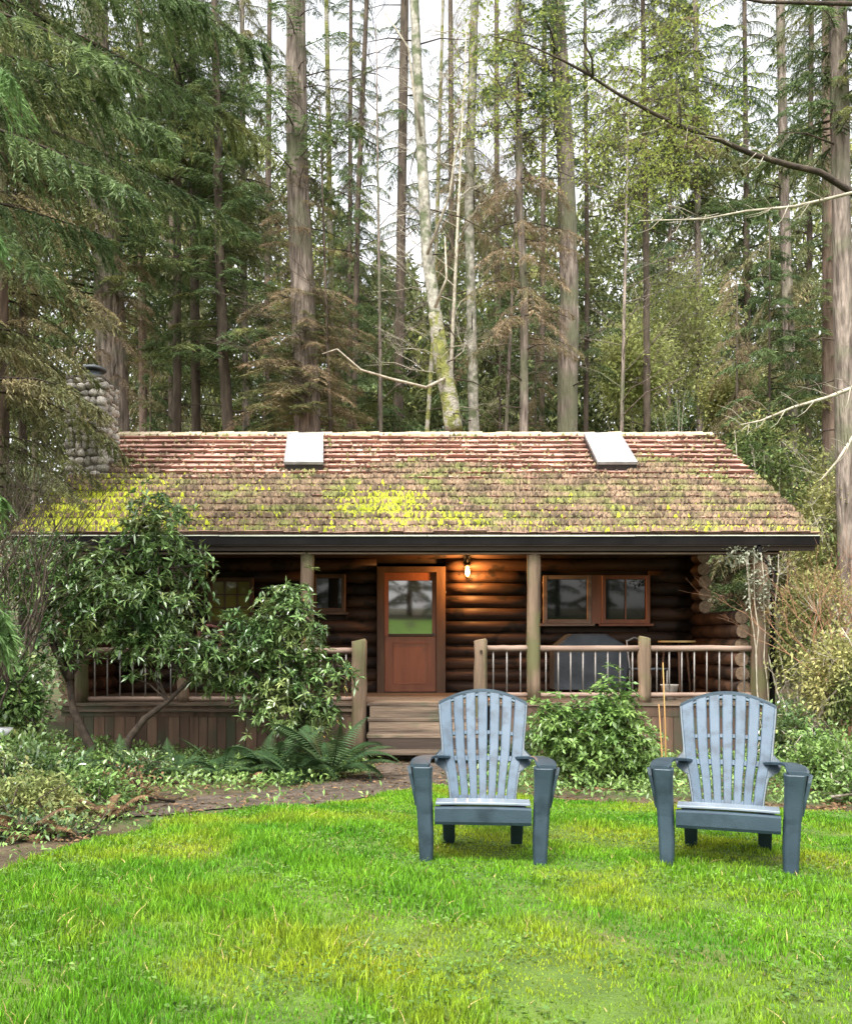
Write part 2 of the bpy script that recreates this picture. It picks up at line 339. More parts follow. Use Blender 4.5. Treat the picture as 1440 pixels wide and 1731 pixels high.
# fascia, gutter
mb = MB().box(RX0 + .02, RX1 - .02, DE + .02, DE + .06, ZE - .22, ZE - .045); cab(mb, 'fascia', M['fascia'], roof)
mb = MB()
gp = [(-.03, -.12), (-.10, -.12), (-.125, -.03), (-.135, .005)]
for i in range(3):
    (a, b1), (c, d) = gp[i], gp[i + 1]
    mb.add([(RX0, DE + .045 + a, ZE - .02 + b1), (RX1, DE + .045 + a, ZE - .02 + b1), (RX1, DE + .045 + c, ZE - .02 + d), (RX0, DE + .045 + c, ZE - .02 + d)], [(0, 1, 2, 3)])
mb.box(RX1 - .01, RX1, DE - .08, DE + .02, ZE - .14, ZE - .02); mb.box(RX0, RX0 + .01, DE - .08, DE + .02, ZE - .14, ZE - .02)
gut = cab(mb, 'gutter', M['gutter'], roof)
mb = MB()
x = RX0
while x < RX1:
    x1 = min(RX1, x + 3); mb.box(x, x1 - .01, DE - .10, DE - .085, ZE - .022 + R.uniform(-.004, .004), ZE - .004); x = x1
cab(mb, 'gutter_lip', M['gutter_lip'], roof)
cab(MB().box(RX0 + .3, RX1 - .5, DE + .10, DE + .13, ZE - .262, ZE - .236), 'drip_edge', M['rail'], roof)
cab(MB().tube([(RX1 - .86, DE + .0, ZE - .15), (RX1 - .80, DE + .06, ZE - .3), (5.42, DP - .02, ZE - .5), (5.42, DP - .02, ZC - 1.5)], .04, 8), 'downpipe', M['gutter'], roof)
# verge boards and rafters
for xs in (RX0 + .02, RX1 - .06):
    mb = MB(); q = [roofpt(xs, 0, -.2), roofpt(xs, slope, -.2), roofpt(xs, slope, -.062), roofpt(xs, 0, -.062)]
    mb.add(q + [(a + .04, b_, c) for a, b_, c in q], [(0, 1, 2, 3), (4, 5, 6, 7), (0, 1, 5, 4), (1, 2, 6, 5), (2, 3, 7, 6), (3, 0, 4, 7)]); cab(mb, 'verge_board', M['fascia'], roof)
for i in range(19):
    xs = RX0 + .35 + i * .61
    mb = MB(); q = [roofpt(xs, .08, -.17), roofpt(xs, slope - .1, -.17), roofpt(xs, slope - .1, -.063), roofpt(xs, .08, -.063)]
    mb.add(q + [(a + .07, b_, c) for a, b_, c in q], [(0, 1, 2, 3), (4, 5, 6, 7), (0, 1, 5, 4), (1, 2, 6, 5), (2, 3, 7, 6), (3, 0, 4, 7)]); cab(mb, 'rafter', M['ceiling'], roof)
# skylights
def skylight(pxc, w_px_top):
    pass
for xa, xb, sa, sb, shear in ((-2.06, -1.40, 2.84, 4.62, -.14), (3.34, 4.01, 2.84, 4.62, .08)):
    e = MB(); h = .18
    def ring(x0, x1, s0, s1, l0, l1):
        return [rp0(x0, s0, l0), rp0(x1, s0, l0), rp0(x1, s1, l0), rp0(x0, s1, l0), rp0(x0, s0, l1), rp0(x1, s0, l1), rp0(x1, s1, l1), rp0(x0, s1, l1)]
    rp0 = lambda x, s_, l: roofpt(x + shear * (s_ - sa) / (sb - sa), s_, l)
    BF = [(0, 1, 2, 3), (4, 5, 6, 7), (0, 1, 5, 4), (1, 2, 6, 5), (2, 3, 7, 6), (3, 0, 4, 7)]
    e.add(ring(xa, xb, sa, sb, 0, h), BF)
    sk = cab(e, 'skylight', M['sky_frame'])
    d = MB(); cx, cs = (xa + xb) / 2, (sa + sb) / 2; vs = []; ff = []
    for i in range(7):
        for j in range(7):
            u, w_ = i / 6 * 2 - 1, j / 6 * 2 - 1
            vs.append(rp0(cx + u * (xb - xa) / 2 * 1.02, cs + w_ * (sb - sa) / 2 * 1.01, h + .012 + .05 * (1 - u ** 4) * (1 - w_ ** 4)))
    for i in range(6):
        for j in range(6): ff.append((i * 7 + j, (i + 1) * 7 + j, (i + 1) * 7 + j + 1, i * 7 + j + 1))
    e2 = MB()
    for (u0, u1, w0, w1) in ((-1.03, 1.03, -1.02, -.94), (-1.03, 1.03, .96, 1.02), (-1.03, -.93, -.94, .96), (.93, 1.03, -.94, .96)):
        q = [rp0(cx + a_ * (xb - xa) / 2, cs + b_ * (sb - sa) / 2, l_) for l_ in (h - .02, h + .026) for a_, b_ in ((u0, w0), (u1, w0), (u1, w1), (u0, w1))]; e2.add(q, BF)
    cab(e2, 'skylight_frame', M['flash_light'], sk)
    d.add(vs, ff, 0, True); cab(d, 'skylight_dome', M['sky_dome'], sk)
# moss and litter on the roof (nobody could count it)
def vnoise(x, y, seed=0):
    return (np.sin(x * 1.7 + seed) + np.sin(y * 2.3 + seed * 2.1) + np.sin((x + y) * 3.1 + seed * .7) + np.sin(x * 5.3 - y * 4.1 + seed) * .7 + np.sin(x * 9.1 + y * 11.3) * .5) / 4.2
def tufts(xs, ss, size, hgt, name, mt):
    n = len(xs); V = np.zeros((n, 5, 3)); a0 = RN.uniform(0, 6.28, n)
    t = ss / slope; nl = np.array([0, -(ZR - ZE) / slope, (DR - DE) / slope]); ul = np.array([0, (DR - DE) / slope, (ZR - ZE) / slope])
    c = np.stack([xs, DE + (DR - DE) * t, ZE + (ZR - ZE) * t], -1) + nl * (.012 + .07 * (1 - ((ss + .02) % EXPO) / EXPO) + RN.uniform(0, .01, n))[:, None]
    for k in range(4):
        an = a0 + k * 1.5708 + RN.uniform(-.4, .4, n); rr = size * RN.uniform(.6, 1.2, n)
        V[:, k] = c + np.stack([np.cos(an) * rr, 0 * rr, 0 * rr], -1) + (np.sin(an) * rr)[:, None] * ul - nl * .02
    V[:, 4] = c + nl * (hgt * RN.uniform(.5, 1.4, n))[:, None]
    b0 = np.arange(n)[:, None] * 5
    T = np.concatenate([b0 + np.array([k, (k + 1) % 4, 4]) for k in range(4)])
    o = link(name, tri_mesh(name, V.reshape(-1, 3), T), mt, roof, True); o['kind'] = 'stuff'; return o
n = 180000; xs = RN.uniform(RX0, RX1, n); ss = RN.uniform(0, slope, n)
edge = 2.35 + .35 * vnoise(xs * .9, ss * 0, 3) + .3 * vnoise(xs * 3, ss * 3, 5)
prob = 1 / (1 + np.exp((ss - edge) / .16)) * .97 * (.72 + .6 * vnoise(xs * 2.2, ss * 3, 9))
for (cx_, cs_, rx_, rs_) in ((.3, 2.9, .35, .35), (3.9, 3.3, .35, .3), (4.6, 3.0, .4, .3), (.9, 3.0, .5, .2), (-.2, 3.1, .2, .2), (-5.2, 2.6, .4, .5)):
    prob = np.maximum(prob, .75 * np.exp(-((xs - cx_) / rx_) ** 2 - ((ss - cs_) / rs_) ** 2))
k = RN.uniform(0, 1, n) < prob + .012
ss = np.clip(ss, .03, slope - .1)
tufts(xs[k], ss[k], .042, .036, 'leaf_litter', M['litter'])
n = 75000; xs = RN.uniform(RX0, RX1, n); ss = RN.uniform(0, 2.9, n)
g1 = lambda a, c, rx, rs, w: w * np.exp(-np.abs((xs - a) / rx) ** 2.5 - np.abs((ss - c) / rs) ** 2.5)
prob = np.maximum.reduce([g1(-5.1, .6, 1.25, 1.25, 1), g1(-.35, 1.15, .58, .5, 1.0), g1(.35, .5, 1.0, .3, .5), g1(-1.6, .5, 1.3, .3, .06), g1(-3.9, .3, 1.0, .4, .4), g1(2.3, .12, 5, .10, .3),
                          g1(3, .7, 2.5, .6, .03), g1(-2.5, 1.9, .9, .35, .05)]) * (.75 + .5 * vnoise(xs * 4, ss * 5, 2))
k = RN.uniform(0, 1, n) < prob
tufts(xs[k], np.clip(ss[k], .03, 9), .048, .042, 'moss', M['moss'])

# log walls
openings = [(-3.42, -2.62, ZC + .28, ZC + 1.10), (-1.60, -1.02, ZC + .50, ZC + 1.16), (-.48, .72, -9, ZC + 1.36), (2.42, 4.28, ZC + .30, ZC + 1.14)]
LR = .118
row = 0; z = ZD + .09
while z < ZC + 2.3:
    segs = [(-5.05, 5.05)]
    for (a, b_, z0, z1) in openings:
        if z0 - .08 < z < z1 + .08:
            ns = []
            for s0, s1 in segs:
                if a > s0 and b_ < s1: ns += [(s0, a), (b_, s1)]
                else: ns.append((s0, s1))
            segs = ns
    for s0, s1 in segs:
        nn = max(2, int((s1 - s0) / .45)); pts = []; rr = []
        for i in range(nn + 1):
            pts.append((s0 + (s1 - s0) * i / nn, DW + .10 + R.uniform(-.008, .008), z + R.uniform(-.006, .006))); rr.append(LR * R.uniform(.96, 1.05))
        cab(MB().tube(pts, rr, 12), 'wall_log', M['log'])
    z += .215; row += 1
for sx in (-1, 1):
    for i in range(13):
        zz = ZD - .02 + i * .215
        if zz > ZC + 2.0: y0 = DW + .1
        else: y0 = DP + .32
        if zz > ZC + .5: y0 = DW - .35
        pts = [(sx * 5.12, y0 + R.uniform(-.06, .06), zz)] + [(sx * 5.12 + R.uniform(-.01, .01), y0 + 1.6 * q, zz) for q in range(1, 5)]
        cab(MB().tube(pts, [LR * .95] * 5, 12), 'side_log', M['log'])
        cab(MB().tube([(sx * 5.12, pts[0][1] - .012, zz), (sx * 5.12, pts[0][1] - .002, zz)], LR * .9, 12), 'log_end', M['logend'])
mb = MB()
xs_ = [-5.0, -3.42, -2.62, -1.60, -1.02, -.48, .72, 2.42, 4.28, 5.0]
for i in range(9):
    op = [o for o in openings if abs(o[0] - xs_[i]) < .01]
    if op:
        z0, z1 = op[0][2], op[0][3]
        if z0 > -5: mb.box(xs_[i], xs_[i + 1], DW + .10, DW + .16, -.5, z0)
        mb.box(xs_[i], xs_[i + 1], DW + .10, DW + .16, z1, ZC + 2.6)
    else: mb.box(xs_[i], xs_[i + 1], DW + .10, DW + .16, -.5, ZC + 2.6)
cab(mb, 'wall_core', M['chink'])
cab(MB().box(-5.0, 5.0, 20.0, 20.1, -.5, ZC + 2.4), 'rear_wall', M['log'])
for x0 in (-5.06, 5.02): cab(MB().prism([(0, 0), (0, 0.001), (0.04, 0.001), (.04, 0)], 0, .01), 'wall_shim', M['chink']) if False else None
gb = MB()   # gable boards
for sx in (-5.1, 5.1):
    gb.add([(sx, DP + .4, ZC + 1.6), (sx, DR, ZR - .2), (sx, 20.1, ZC + 2.4), (sx, 20.1, ZC + 1.6), (sx + .04, DP + .4, ZC + 1.6), (sx + .04, DR, ZR - .2), (sx + .04, 20.1, ZC + 2.4), (sx + .04, 20.1, ZC + 1.6)],
           [(0, 1, 2, 3), (4, 5, 6, 7), (0, 1, 5, 4), (1, 2, 6, 5), (2, 3, 7, 6), (3, 0, 4, 7)])
cab(gb, 'gable_wall', M['skirt'])
# interior: dark box so the windows look into a room
cab(MB().box(-4.9, 4.9, 18.6, 18.7, ZD - .05, ZC + 2.4), 'inner_wall', M['trim'])
cab(MB().box(-5.0, 5.0, DW + .17, 20, ZD - .06, ZD - .01), 'inner_floor', M['deck'])
cab(MB().box(-5.0, 5.0, DE + .5, 20, ZC + 1.66, ZC + 1.70), 'ceiling_board', M['ceiling'])
# windows
def window(x0, x1, z0, z1, cols, rows, gm='glass', fr='trim', label=None):
    e = MB(); t = .07; y0, y1 = DW - .05, DW + .06
    e.box(x0, x0 + t, y0, y1, z0, z1); e.box(x1 - t, x1, y0, y1, z0, z1); e.box(x0 + t, x1 - t, y0 + .004, y1, z1 - t, z1); e.box(x0 + t, x1 - t, y0 + .004, y1, z0, z0 + t)
    w = cab(e, 'window', M[fr], bevel=.006)
    if label: w['label'] = label
    cab(MB().box(x0 - .05, x1 + .05, y0 - .04, y1, z0 - .045, z0 - .003), 'sill', M[fr], w)
    mx = MB(); a0, a1, b0, b1 = x0 + t, x1 - t, z0 + t, z1 - t
    for i in range(1, cols): xm = a0 + (a1 - a0) * i / cols; mx.box(xm - .012, xm + .012, y0 + .03, y0 + .05, b0, b1)
    for i in range(1, rows): zm = b0 + (b1 - b0) * i / rows; mx.box(a0, a1, y0 + .032, y0 + .052, zm - .012, zm + .012)
    if cols * rows > 1: cab(mx, 'glazing_bar', M[fr], w)
    for i in range(cols):
        for j in range(rows):
            cab(MB().box(a0 + (a1 - a0) * i / cols + .001, a0 + (a1 - a0) * (i + 1) / cols - .001, y0 + .056, y0 + .062, b0 + (b1 - b0) * j / rows + .001, b0 + (b1 - b0) * (j + 1) / rows - .001), 'pane', M[gm], w)
    return w
window(-3.42, -2.62, ZC + .28, ZC + 1.10, 3, 3, 'glass_amber', 'trim', 'window with small amber green panes')
window(-1.60, -1.02, ZC + .50, ZC + 1.16, 1, 1, 'glass', 'trim', 'small single pane window left of the door')
window(2.42, 3.26, ZC + .30, ZC + 1.14, 1, 1, 'glass', 'rail', 'window with pale inner frame right of the lamp')
window(3.44, 4.28, ZC + .30, ZC + 1.14, 2, 1, 'glass', 'door', 'red framed window over the barbecue')
cab(MB().box(3.265, 3.435, DW - .04, DW + .05, ZC + .30, ZC + 1.14), 'window_mullion', M['door'])
# door
ZT = ZD + 2.10
door = cab(MB().box(-.34, .56, DW + .0, DW + .045, ZD + .02, ZD + .98), 'door', M['door'], bevel=.004)
e = MB(); e.box(-.34, -.27, DW, DW + .045, ZD + .982, ZT); e.box(.49, .56, DW, DW + .045, ZD + .982, ZT); e.box(-.268, .488, DW, DW + .045, ZT - .14, ZT)
cab(e, 'door_stile', M['door'], door)
cab(MB().box(-.268, .488, DW + .02, DW + .028, ZD + .984, ZT - .142), 'door_pane', M['door_glass'], door)
cab(MB().box(-.268, .488, DW - .02, DW + .018, ZD + .984, ZD + 1.03), 'pane_ledge', M['fascia'], door)
e = MB(); e.box(-.20, .42, DW - .012, DW - .001, ZD + .15, ZD + .17); e.box(-.20, .42, DW - .012, DW - .001, ZD + .86, ZD + .88); e.box(-.20, -.18, DW - .012, DW - .001, ZD + .172, ZD + .858); e.box(.40, .42, DW - .012, DW - .001, ZD + .172, ZD + .858)
cab(e, 'door_panel_moulding', M['door'], door)
cab(MB().tube([(.50, DW - .06, ZD + 1.02), (.50, DW - .001, ZD + 1.02)], .025, 8), 'door_handle', M['blackmetal'], door)
cab(MB().box(-.47, -.345, DW - .05, DW + .05, ZD, ZT + .1, bev=1), 'door_jamb', M['trim']); cab(MB().box(.565, .72, DW - .05, DW + .05, ZD, ZT + .1), 'door_jamb', M['trim'])
cab(MB().box(-.344, .564, DW - .05, DW + .05, ZT + .005, ZT + .1), 'door_lintel', M['trim'])
cab(MB().box(-.344, .564, DW - .08, DW + .05, ZD + .002, ZD + .018), 'threshold', M['fascia'])
# lamp on the wall right of the door
LP = P(790, 968, DW - .14)
lamp = cab(MB().box(LP.x - .05, LP.x + .05, DW - .06, DW - .012, LP.z + .10, LP.z + .30), 'porch_lamp', M['blackmetal'])
cab(MB().tube([(LP.x, DW - .05, LP.z + .25), (LP.x, DW - .12, LP.z + .27), (LP.x, LP.y, LP.z + .22), (LP.x, LP.y, LP.z + .10)], .014, 6), 'lamp_arm', M['blackmetal'], lamp)
cab(MB().tube([(LP.x, LP.y, LP.z + .15), (LP.x, LP.y, LP.z + .09)], [.035, .055], 10), 'lamp_cap', M['blackmetal'], lamp)
cab(MB().tube([(LP.x, LP.y, LP.z + q) for q in (.10, .06, 0, -.05, -.075)], [.024, .036, .043, .032, .01], 12), 'lamp_globe', M['glow'], lamp)
ld = bpy.data.lights.new('porch_lamp_light', 'POINT'); ld.energy = 55; ld.color = (1, .45, .13); ld.shadow_soft_size = .06
lo = bpy.data.objects.new('lamp_light', ld); C.objects.link(lo); lo.parent = lamp; lo.location = Vector((LP.x, LP.y - .10, LP.z)) - wloc(lamp)
# deck, joists, skirt
for i in range(15):
    y0 = DP - .16 + i * .172
    cab(MB().box(-5.0, 5.3, y0, y0 + .166, ZD - .04, ZD + R.uniform(-.002, .002)), 'deck_board', M['deck'])
cab(MB().box(-5.0, -.55, DP - .14, DP - .09, ZD - .20, ZD - .044), 'rim_joist', M['skirt']); cab(MB().box(1.25, 5.3, DP - .14, DP - .09, ZD - .20, ZD - .044), 'rim_joist', M['skirt'])
cab(MB().box(-5.0, -.55, DP - .17, DP - .142, ZD - .125, ZD - .095), 'rim_batten', M['deck'])
for x0, x1 in ((-4.95, -.72), (1.3, 5.25)):
    x = x0
    while x < x1:
        w = R.uniform(.13, .17)
        cab(MB().box(x, min(x + w - .008, x1), DP - .135, DP - .11 + R.uniform(0, .008), -.62, ZD - .205), 'skirt_board', M['skirt']); x += w
for x0 in (-4.95, 5.2): cab(MB().box(x0, x0 + .03, DP - .1, DW + .1, -.6, ZD - .05), 'side_skirt', M['skirt'])
cab(MB().box(-.6, 1.28, DP + .06, DP + .1, -.6, ZD - .05), 'stair_backing', M['fascia'])
# steps: three treads below the deck
steps = cab(MB().box(-.56, -.50, DP - 1.02, DP - .165, -.62, -.40), 'step_stringer', M['post'])
for i in range(1, 4):
    yf = DP - .16 - .3 * i; zt = ZD - .2 * i
    cab(MB().box(-.52, 1.12, yf, yf + .29, zt - .045, zt, jit=.002), 'step_tread', M['deck'], bevel=.005)
    if i < 3: cab(MB().box(-.50, 1.10, yf + .292, yf + .305, zt, zt + .152), 'step_riser', M['deck'])
cab(MB().box(-.50, 1.10, DP - .758, DP - .745, ZD - .6, ZD - .448), 'step_riser', M['fascia'])
cab(MB().box(-.50, 1.10, DP - .10, DP - .085, ZD - .2, ZD - .045), 'step_riser', M['deck'])
# posts and newels
def post(pxl, pxr, ytop, ybot, D, name, capped=False):
    x0, x1 = (pxl - CX) / F * D, (pxr - CX) / F * D; r = (x1 - x0) / 2; xc = (x0 + x1) / 2
    zt = ZC + (CY - ytop) / F * D; zb = ZC + (CY - ybot) / F * D
    k = 8; pts = [(xc + R.uniform(-.006, .006), D, zb + (zt - zb) * i / k) for i in range(k + 1)]
    rr = [r * R.uniform(.94, 1.06) for _ in pts]
    if capped: pts.append((xc, D, zt + .02)); rr.append(r * .8)
    return cab(MB().tube(pts, rr, 14, noise=.015), name, M['post'])
post(508, 531, 930, 1186, DP, 'porch_post'); post(890, 913, 930, 1188, DP, 'porch_post'); post(1268, 1297, 930, 1290, DP, 'porch_post'); post(128, 150, 930, 1188, DP, 'porch_post')
post(594, 620, 1084, 1290, DP - .16, 'newel_post', True); post(801, 823, 1083, 1290, DP - .16, 'newel_post', True); post(1078, 1100, 1079, 1188, DP, 'newel_post', True); post(300, 320, 1090, 1188, DP, 'newel_post', True)
nk = P(812, 1101, DP - .16)
cab(MB().tube([(nk.x, nk.y - .115, nk.z), (nk.x, nk.y - .10, nk.z)], .022, 8), 'bolt_hole', M['chink'])
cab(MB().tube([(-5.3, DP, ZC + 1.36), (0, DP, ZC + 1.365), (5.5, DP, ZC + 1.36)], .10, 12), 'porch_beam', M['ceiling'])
# railings
def rail(px0, px1, z_top, z_bot, nb, D=DP):
    x0, x1 = (px0 - CX) / F * D, (px1 - CX) / F * D
    top = cab(MB().tube([(x0 + (x1 - x0) * i / 5, D, z_top + R.uniform(-.006, .006)) for i in range(6)], .045, 10), 'railing', M['rail'])
    cab(MB().tube([(x0 + (x1 - x0) * i / 5, D, z_bot) for i in range(6)], .036, 8), 'bottom_rail', M['rail'], top)
    bm_ = MB().tube([(0, 0, 0), (0, 0, z_top - z_bot)], .0115, 6).mesh('baluster'); base = None
    for i in range(nb):
        xb = x0 + (x1 - x0) * (i + .5) / nb
        if base is None: base = link('baluster', bm_, M['metal_bal'], top, loc=Vector((xb, D, z_bot)) - wloc(top)); continue
        copy_to(base, top, Vector((xb, D, z_bot)) - wloc(top))
ztr = ZC - .115; zbr = ZC - .80
rail(150, 300, ztr - .03, zbr - .06, 7); rail(320, 508, ztr - .03, zbr - .06, 8); rail(531, 596, ztr - .03, zbr - .06, 3)
rail(822, 891, ztr, zbr, 3); rail(912, 1079, ztr, zbr, 8); rail(1099, 1268, ztr, zbr, 8)
# chimney
ch = thing  # (chimney is a part of the cabin)
CXa, CXb, CYa, CYb = -5.72, -5.09, 15.05, 15.85
CZ1 = ZC + (CY - 640) / F * CYa
chim = cab(MB().box(CXa + .05, CXb - .05, CYa + .05, CYb - .05, -.5, CZ1 - .03), 'chimney', M['mortar'])
def rock(rx, ry, rz):
    bm = bmesh.new(); bmesh.ops.create_icosphere(bm, subdivisions=2, radius=1)
    s = R.uniform(0, 9)
    for v_ in bm.verts:
        c = v_.co; d = 1 + .13 * math.sin(c.x * 3.3 + s) + .11 * math.sin(c.y * 4 + s * 2) + .1 * math.sin(c.z * 3.7 + s * 3)
        p = Vector([math.copysign(abs(q) ** .75, q) for q in c]) * d; v_.co = (p.x * rx, p.y * ry, p.z * rz)
    me = bpy.data.meshes.new('stone'); bm.to_mesh(me); bm.free(); me.polygons.foreach_set('use_smooth', [True] * len(me.polygons)); me.materials.append(M['stone']); return me
rocks = [rock(.5, .5, .5) for _ in range(9)]
def face_stones(ax, fixed, a0, a1, z0):
    z_ = z0
    while z_ < CZ1:
        h = R.uniform(.075, .15); a = a0 - R.uniform(0, .1)
        while a < a1:
            w = R.uniform(.09, .24); cc = a + w / 2; cc = min(max(cc, a0 + .05), a1 - .05)
            sc = (w * 1.06, R.uniform(.13, .17), h * R.uniform(.95, 1.2)); zc = z_ + h / 2 + R.uniform(-.015, .015)
            loc = (cc, fixed, zc) if ax == 'x' else (fixed, cc, zc)
            o = link('stone', rocks[R.randrange(9)], None, chim, loc=Vector(loc) - wloc(chim), rot=(R.uniform(-.1, .1), R.uniform(-.15, .15), (0 if ax == 'x' else math.pi / 2) + R.uniform(-.1, .1)), scale=sc)
            a += w
        z_ += h
face_stones('x', CYa + .06, CXa, CXb, ZC + 2.75)
face_stones('y', CXb - .06, CYa + .12, CYb, ZC + 3.1)
cab(MB().box(CXa - .02, CXb - .0, CYa - .0, CYb, CZ1 + .0, CZ1 + .06, jit=.01), 'chimney_crown', M['mortar'], chim, bevel=.01)
cx_, cy_ = (CXa + CXb) / 2, (CYa + CYb) / 2
cab(MB().tube([(cx_, cy_, CZ1 + .05), (cx_, cy_, CZ1 + .22)], .15, 14), 'flue', M['flash'], chim)
cab(MB().tube([(cx_, cy_, CZ1 + .25), (cx_, cy_, CZ1 + .29), (cx_, cy_, CZ1 + .36)], [.22, .22, .04], 14), 'flue_cap', M['flash'], chim)

# ------------------------------------------------------------------ porch things
bbq = thing('barbecue', 'covered barbecue on the porch under the red framed window', 'barbecue', (3.05, DP + 1.5, ZD))
mb = MB(); y0 = -.3
v = [(-.62, -.28, .12), (.55, -.28, .12), (.55, .28, .12), (-.62, .28, .12), (-.62, -.28, .80), (.60, -.28, .80), (.60, .28, .80), (-.62, .28, .80), (-.36, -.2, 1.02), (.22, -.2, 1.02), (.22, .22, 1.02), (-.36, .22, 1.02)]
mb.add(v, [(0, 1, 5, 4), (1, 2, 6, 5), (2, 3, 7, 6), (3, 0, 4, 7), (4, 5, 9, 8), (5, 6, 10, 9), (6, 7, 11, 10), (7, 4, 8, 11), (8, 9, 10, 11)])
link('cover', mb.mesh('cover', .03), M['cover'], bbq)
for sx in (-.5, .45):
    for sy in (-.22, .22): link('cart_leg', MB().tube([(sx, sy, 0), (sx, sy, .2)], .02, 6).mesh('cart_leg'), M['blackmetal'], bbq)
tb = thing('side_table', 'low round wooden table on the porch behind the right railing', 'table', (4.42, DP + 1.3, ZD))
link('tabletop', MB().tube([(0, 0, .88), (0, 0, .91)], .30, 20).mesh('tabletop'), M['yellow'], tb)
for k in range(3):
    a = k * 2.09 + .4; link('leg', MB().tube([(math.cos(a) * .2, math.sin(a) * .2, .87), (math.cos(a) * .28, math.sin(a) * .28, 0)], .018, 6).mesh('leg'), M['trim'], tb)
pc_ = thing('bistro_chair', 'dark metal porch chair beside the round wooden table', 'chair', (3.85, DP + .9, ZD), .6)
for sx in (-.2, .2):
    link('leg', MB().tube([(sx, -.2, 0), (sx, -.2, .45)], .013, 6).mesh('leg'), M['metal_bal'], pc_)
    link('leg', MB().tube([(sx, .22, 0), (sx, .2, .45), (sx, .27, .92)], .013, 6).mesh('leg'), M['metal_bal'], pc_)
link('seat', MB().box(-.22, .22, -.22, .22, .45, .48).mesh('seat', .01), M['cover'], pc_)
link('backrest', MB().tube([(-.2, .27, .9), (0, .29, .96), (.2, .27, .9)], .014, 6).mesh('backrest'), M['metal_bal'], pc_)
pp = thing('plant_pot', 'pale plant pot on the deck beyond the right hand railing', 'pot', (3.95 + .1, DP + .45, ZD))
link('pot', MB().tube([(0, 0, 0), (0, 0, .22), (0, 0, .24)], [.09, .13, .14], 14).mesh('pot'), M['stone'], pp)
wt = P(356, 1080, DP - .1)
wr = thing('wreath', 'round dark red twig wreath hung on the left railing', 'wreath', tuple(wt))
mb = MB(); N = 20; mb.tube([(math.cos(i / N * 6.283) * .17, R.uniform(-.015, .015), math.sin(i / N * 6.283) * .19) for i in range(N + 1)], .03, 7, noise=.3)
link('ring', mb.mesh('ring'), M['wreath'], wr)
mb = MB()
for k in range(7):
    a = k * .9; c = Vector((math.cos(a) * .03, -.03, math.sin(a) * .03)); e_ = Vector((math.cos(a) * .09, -.05, math.sin(a) * .09)); s_ = Vector((-math.sin(a) * .03, -.02, math.cos(a) * .03))
    mb.add([c, (c + e_) / 2 + s_, e_, (c + e_) / 2 - s_], [(0, 1, 2, 3)])
link('flower', mb.mesh('flower'), M['ivy'], wr)

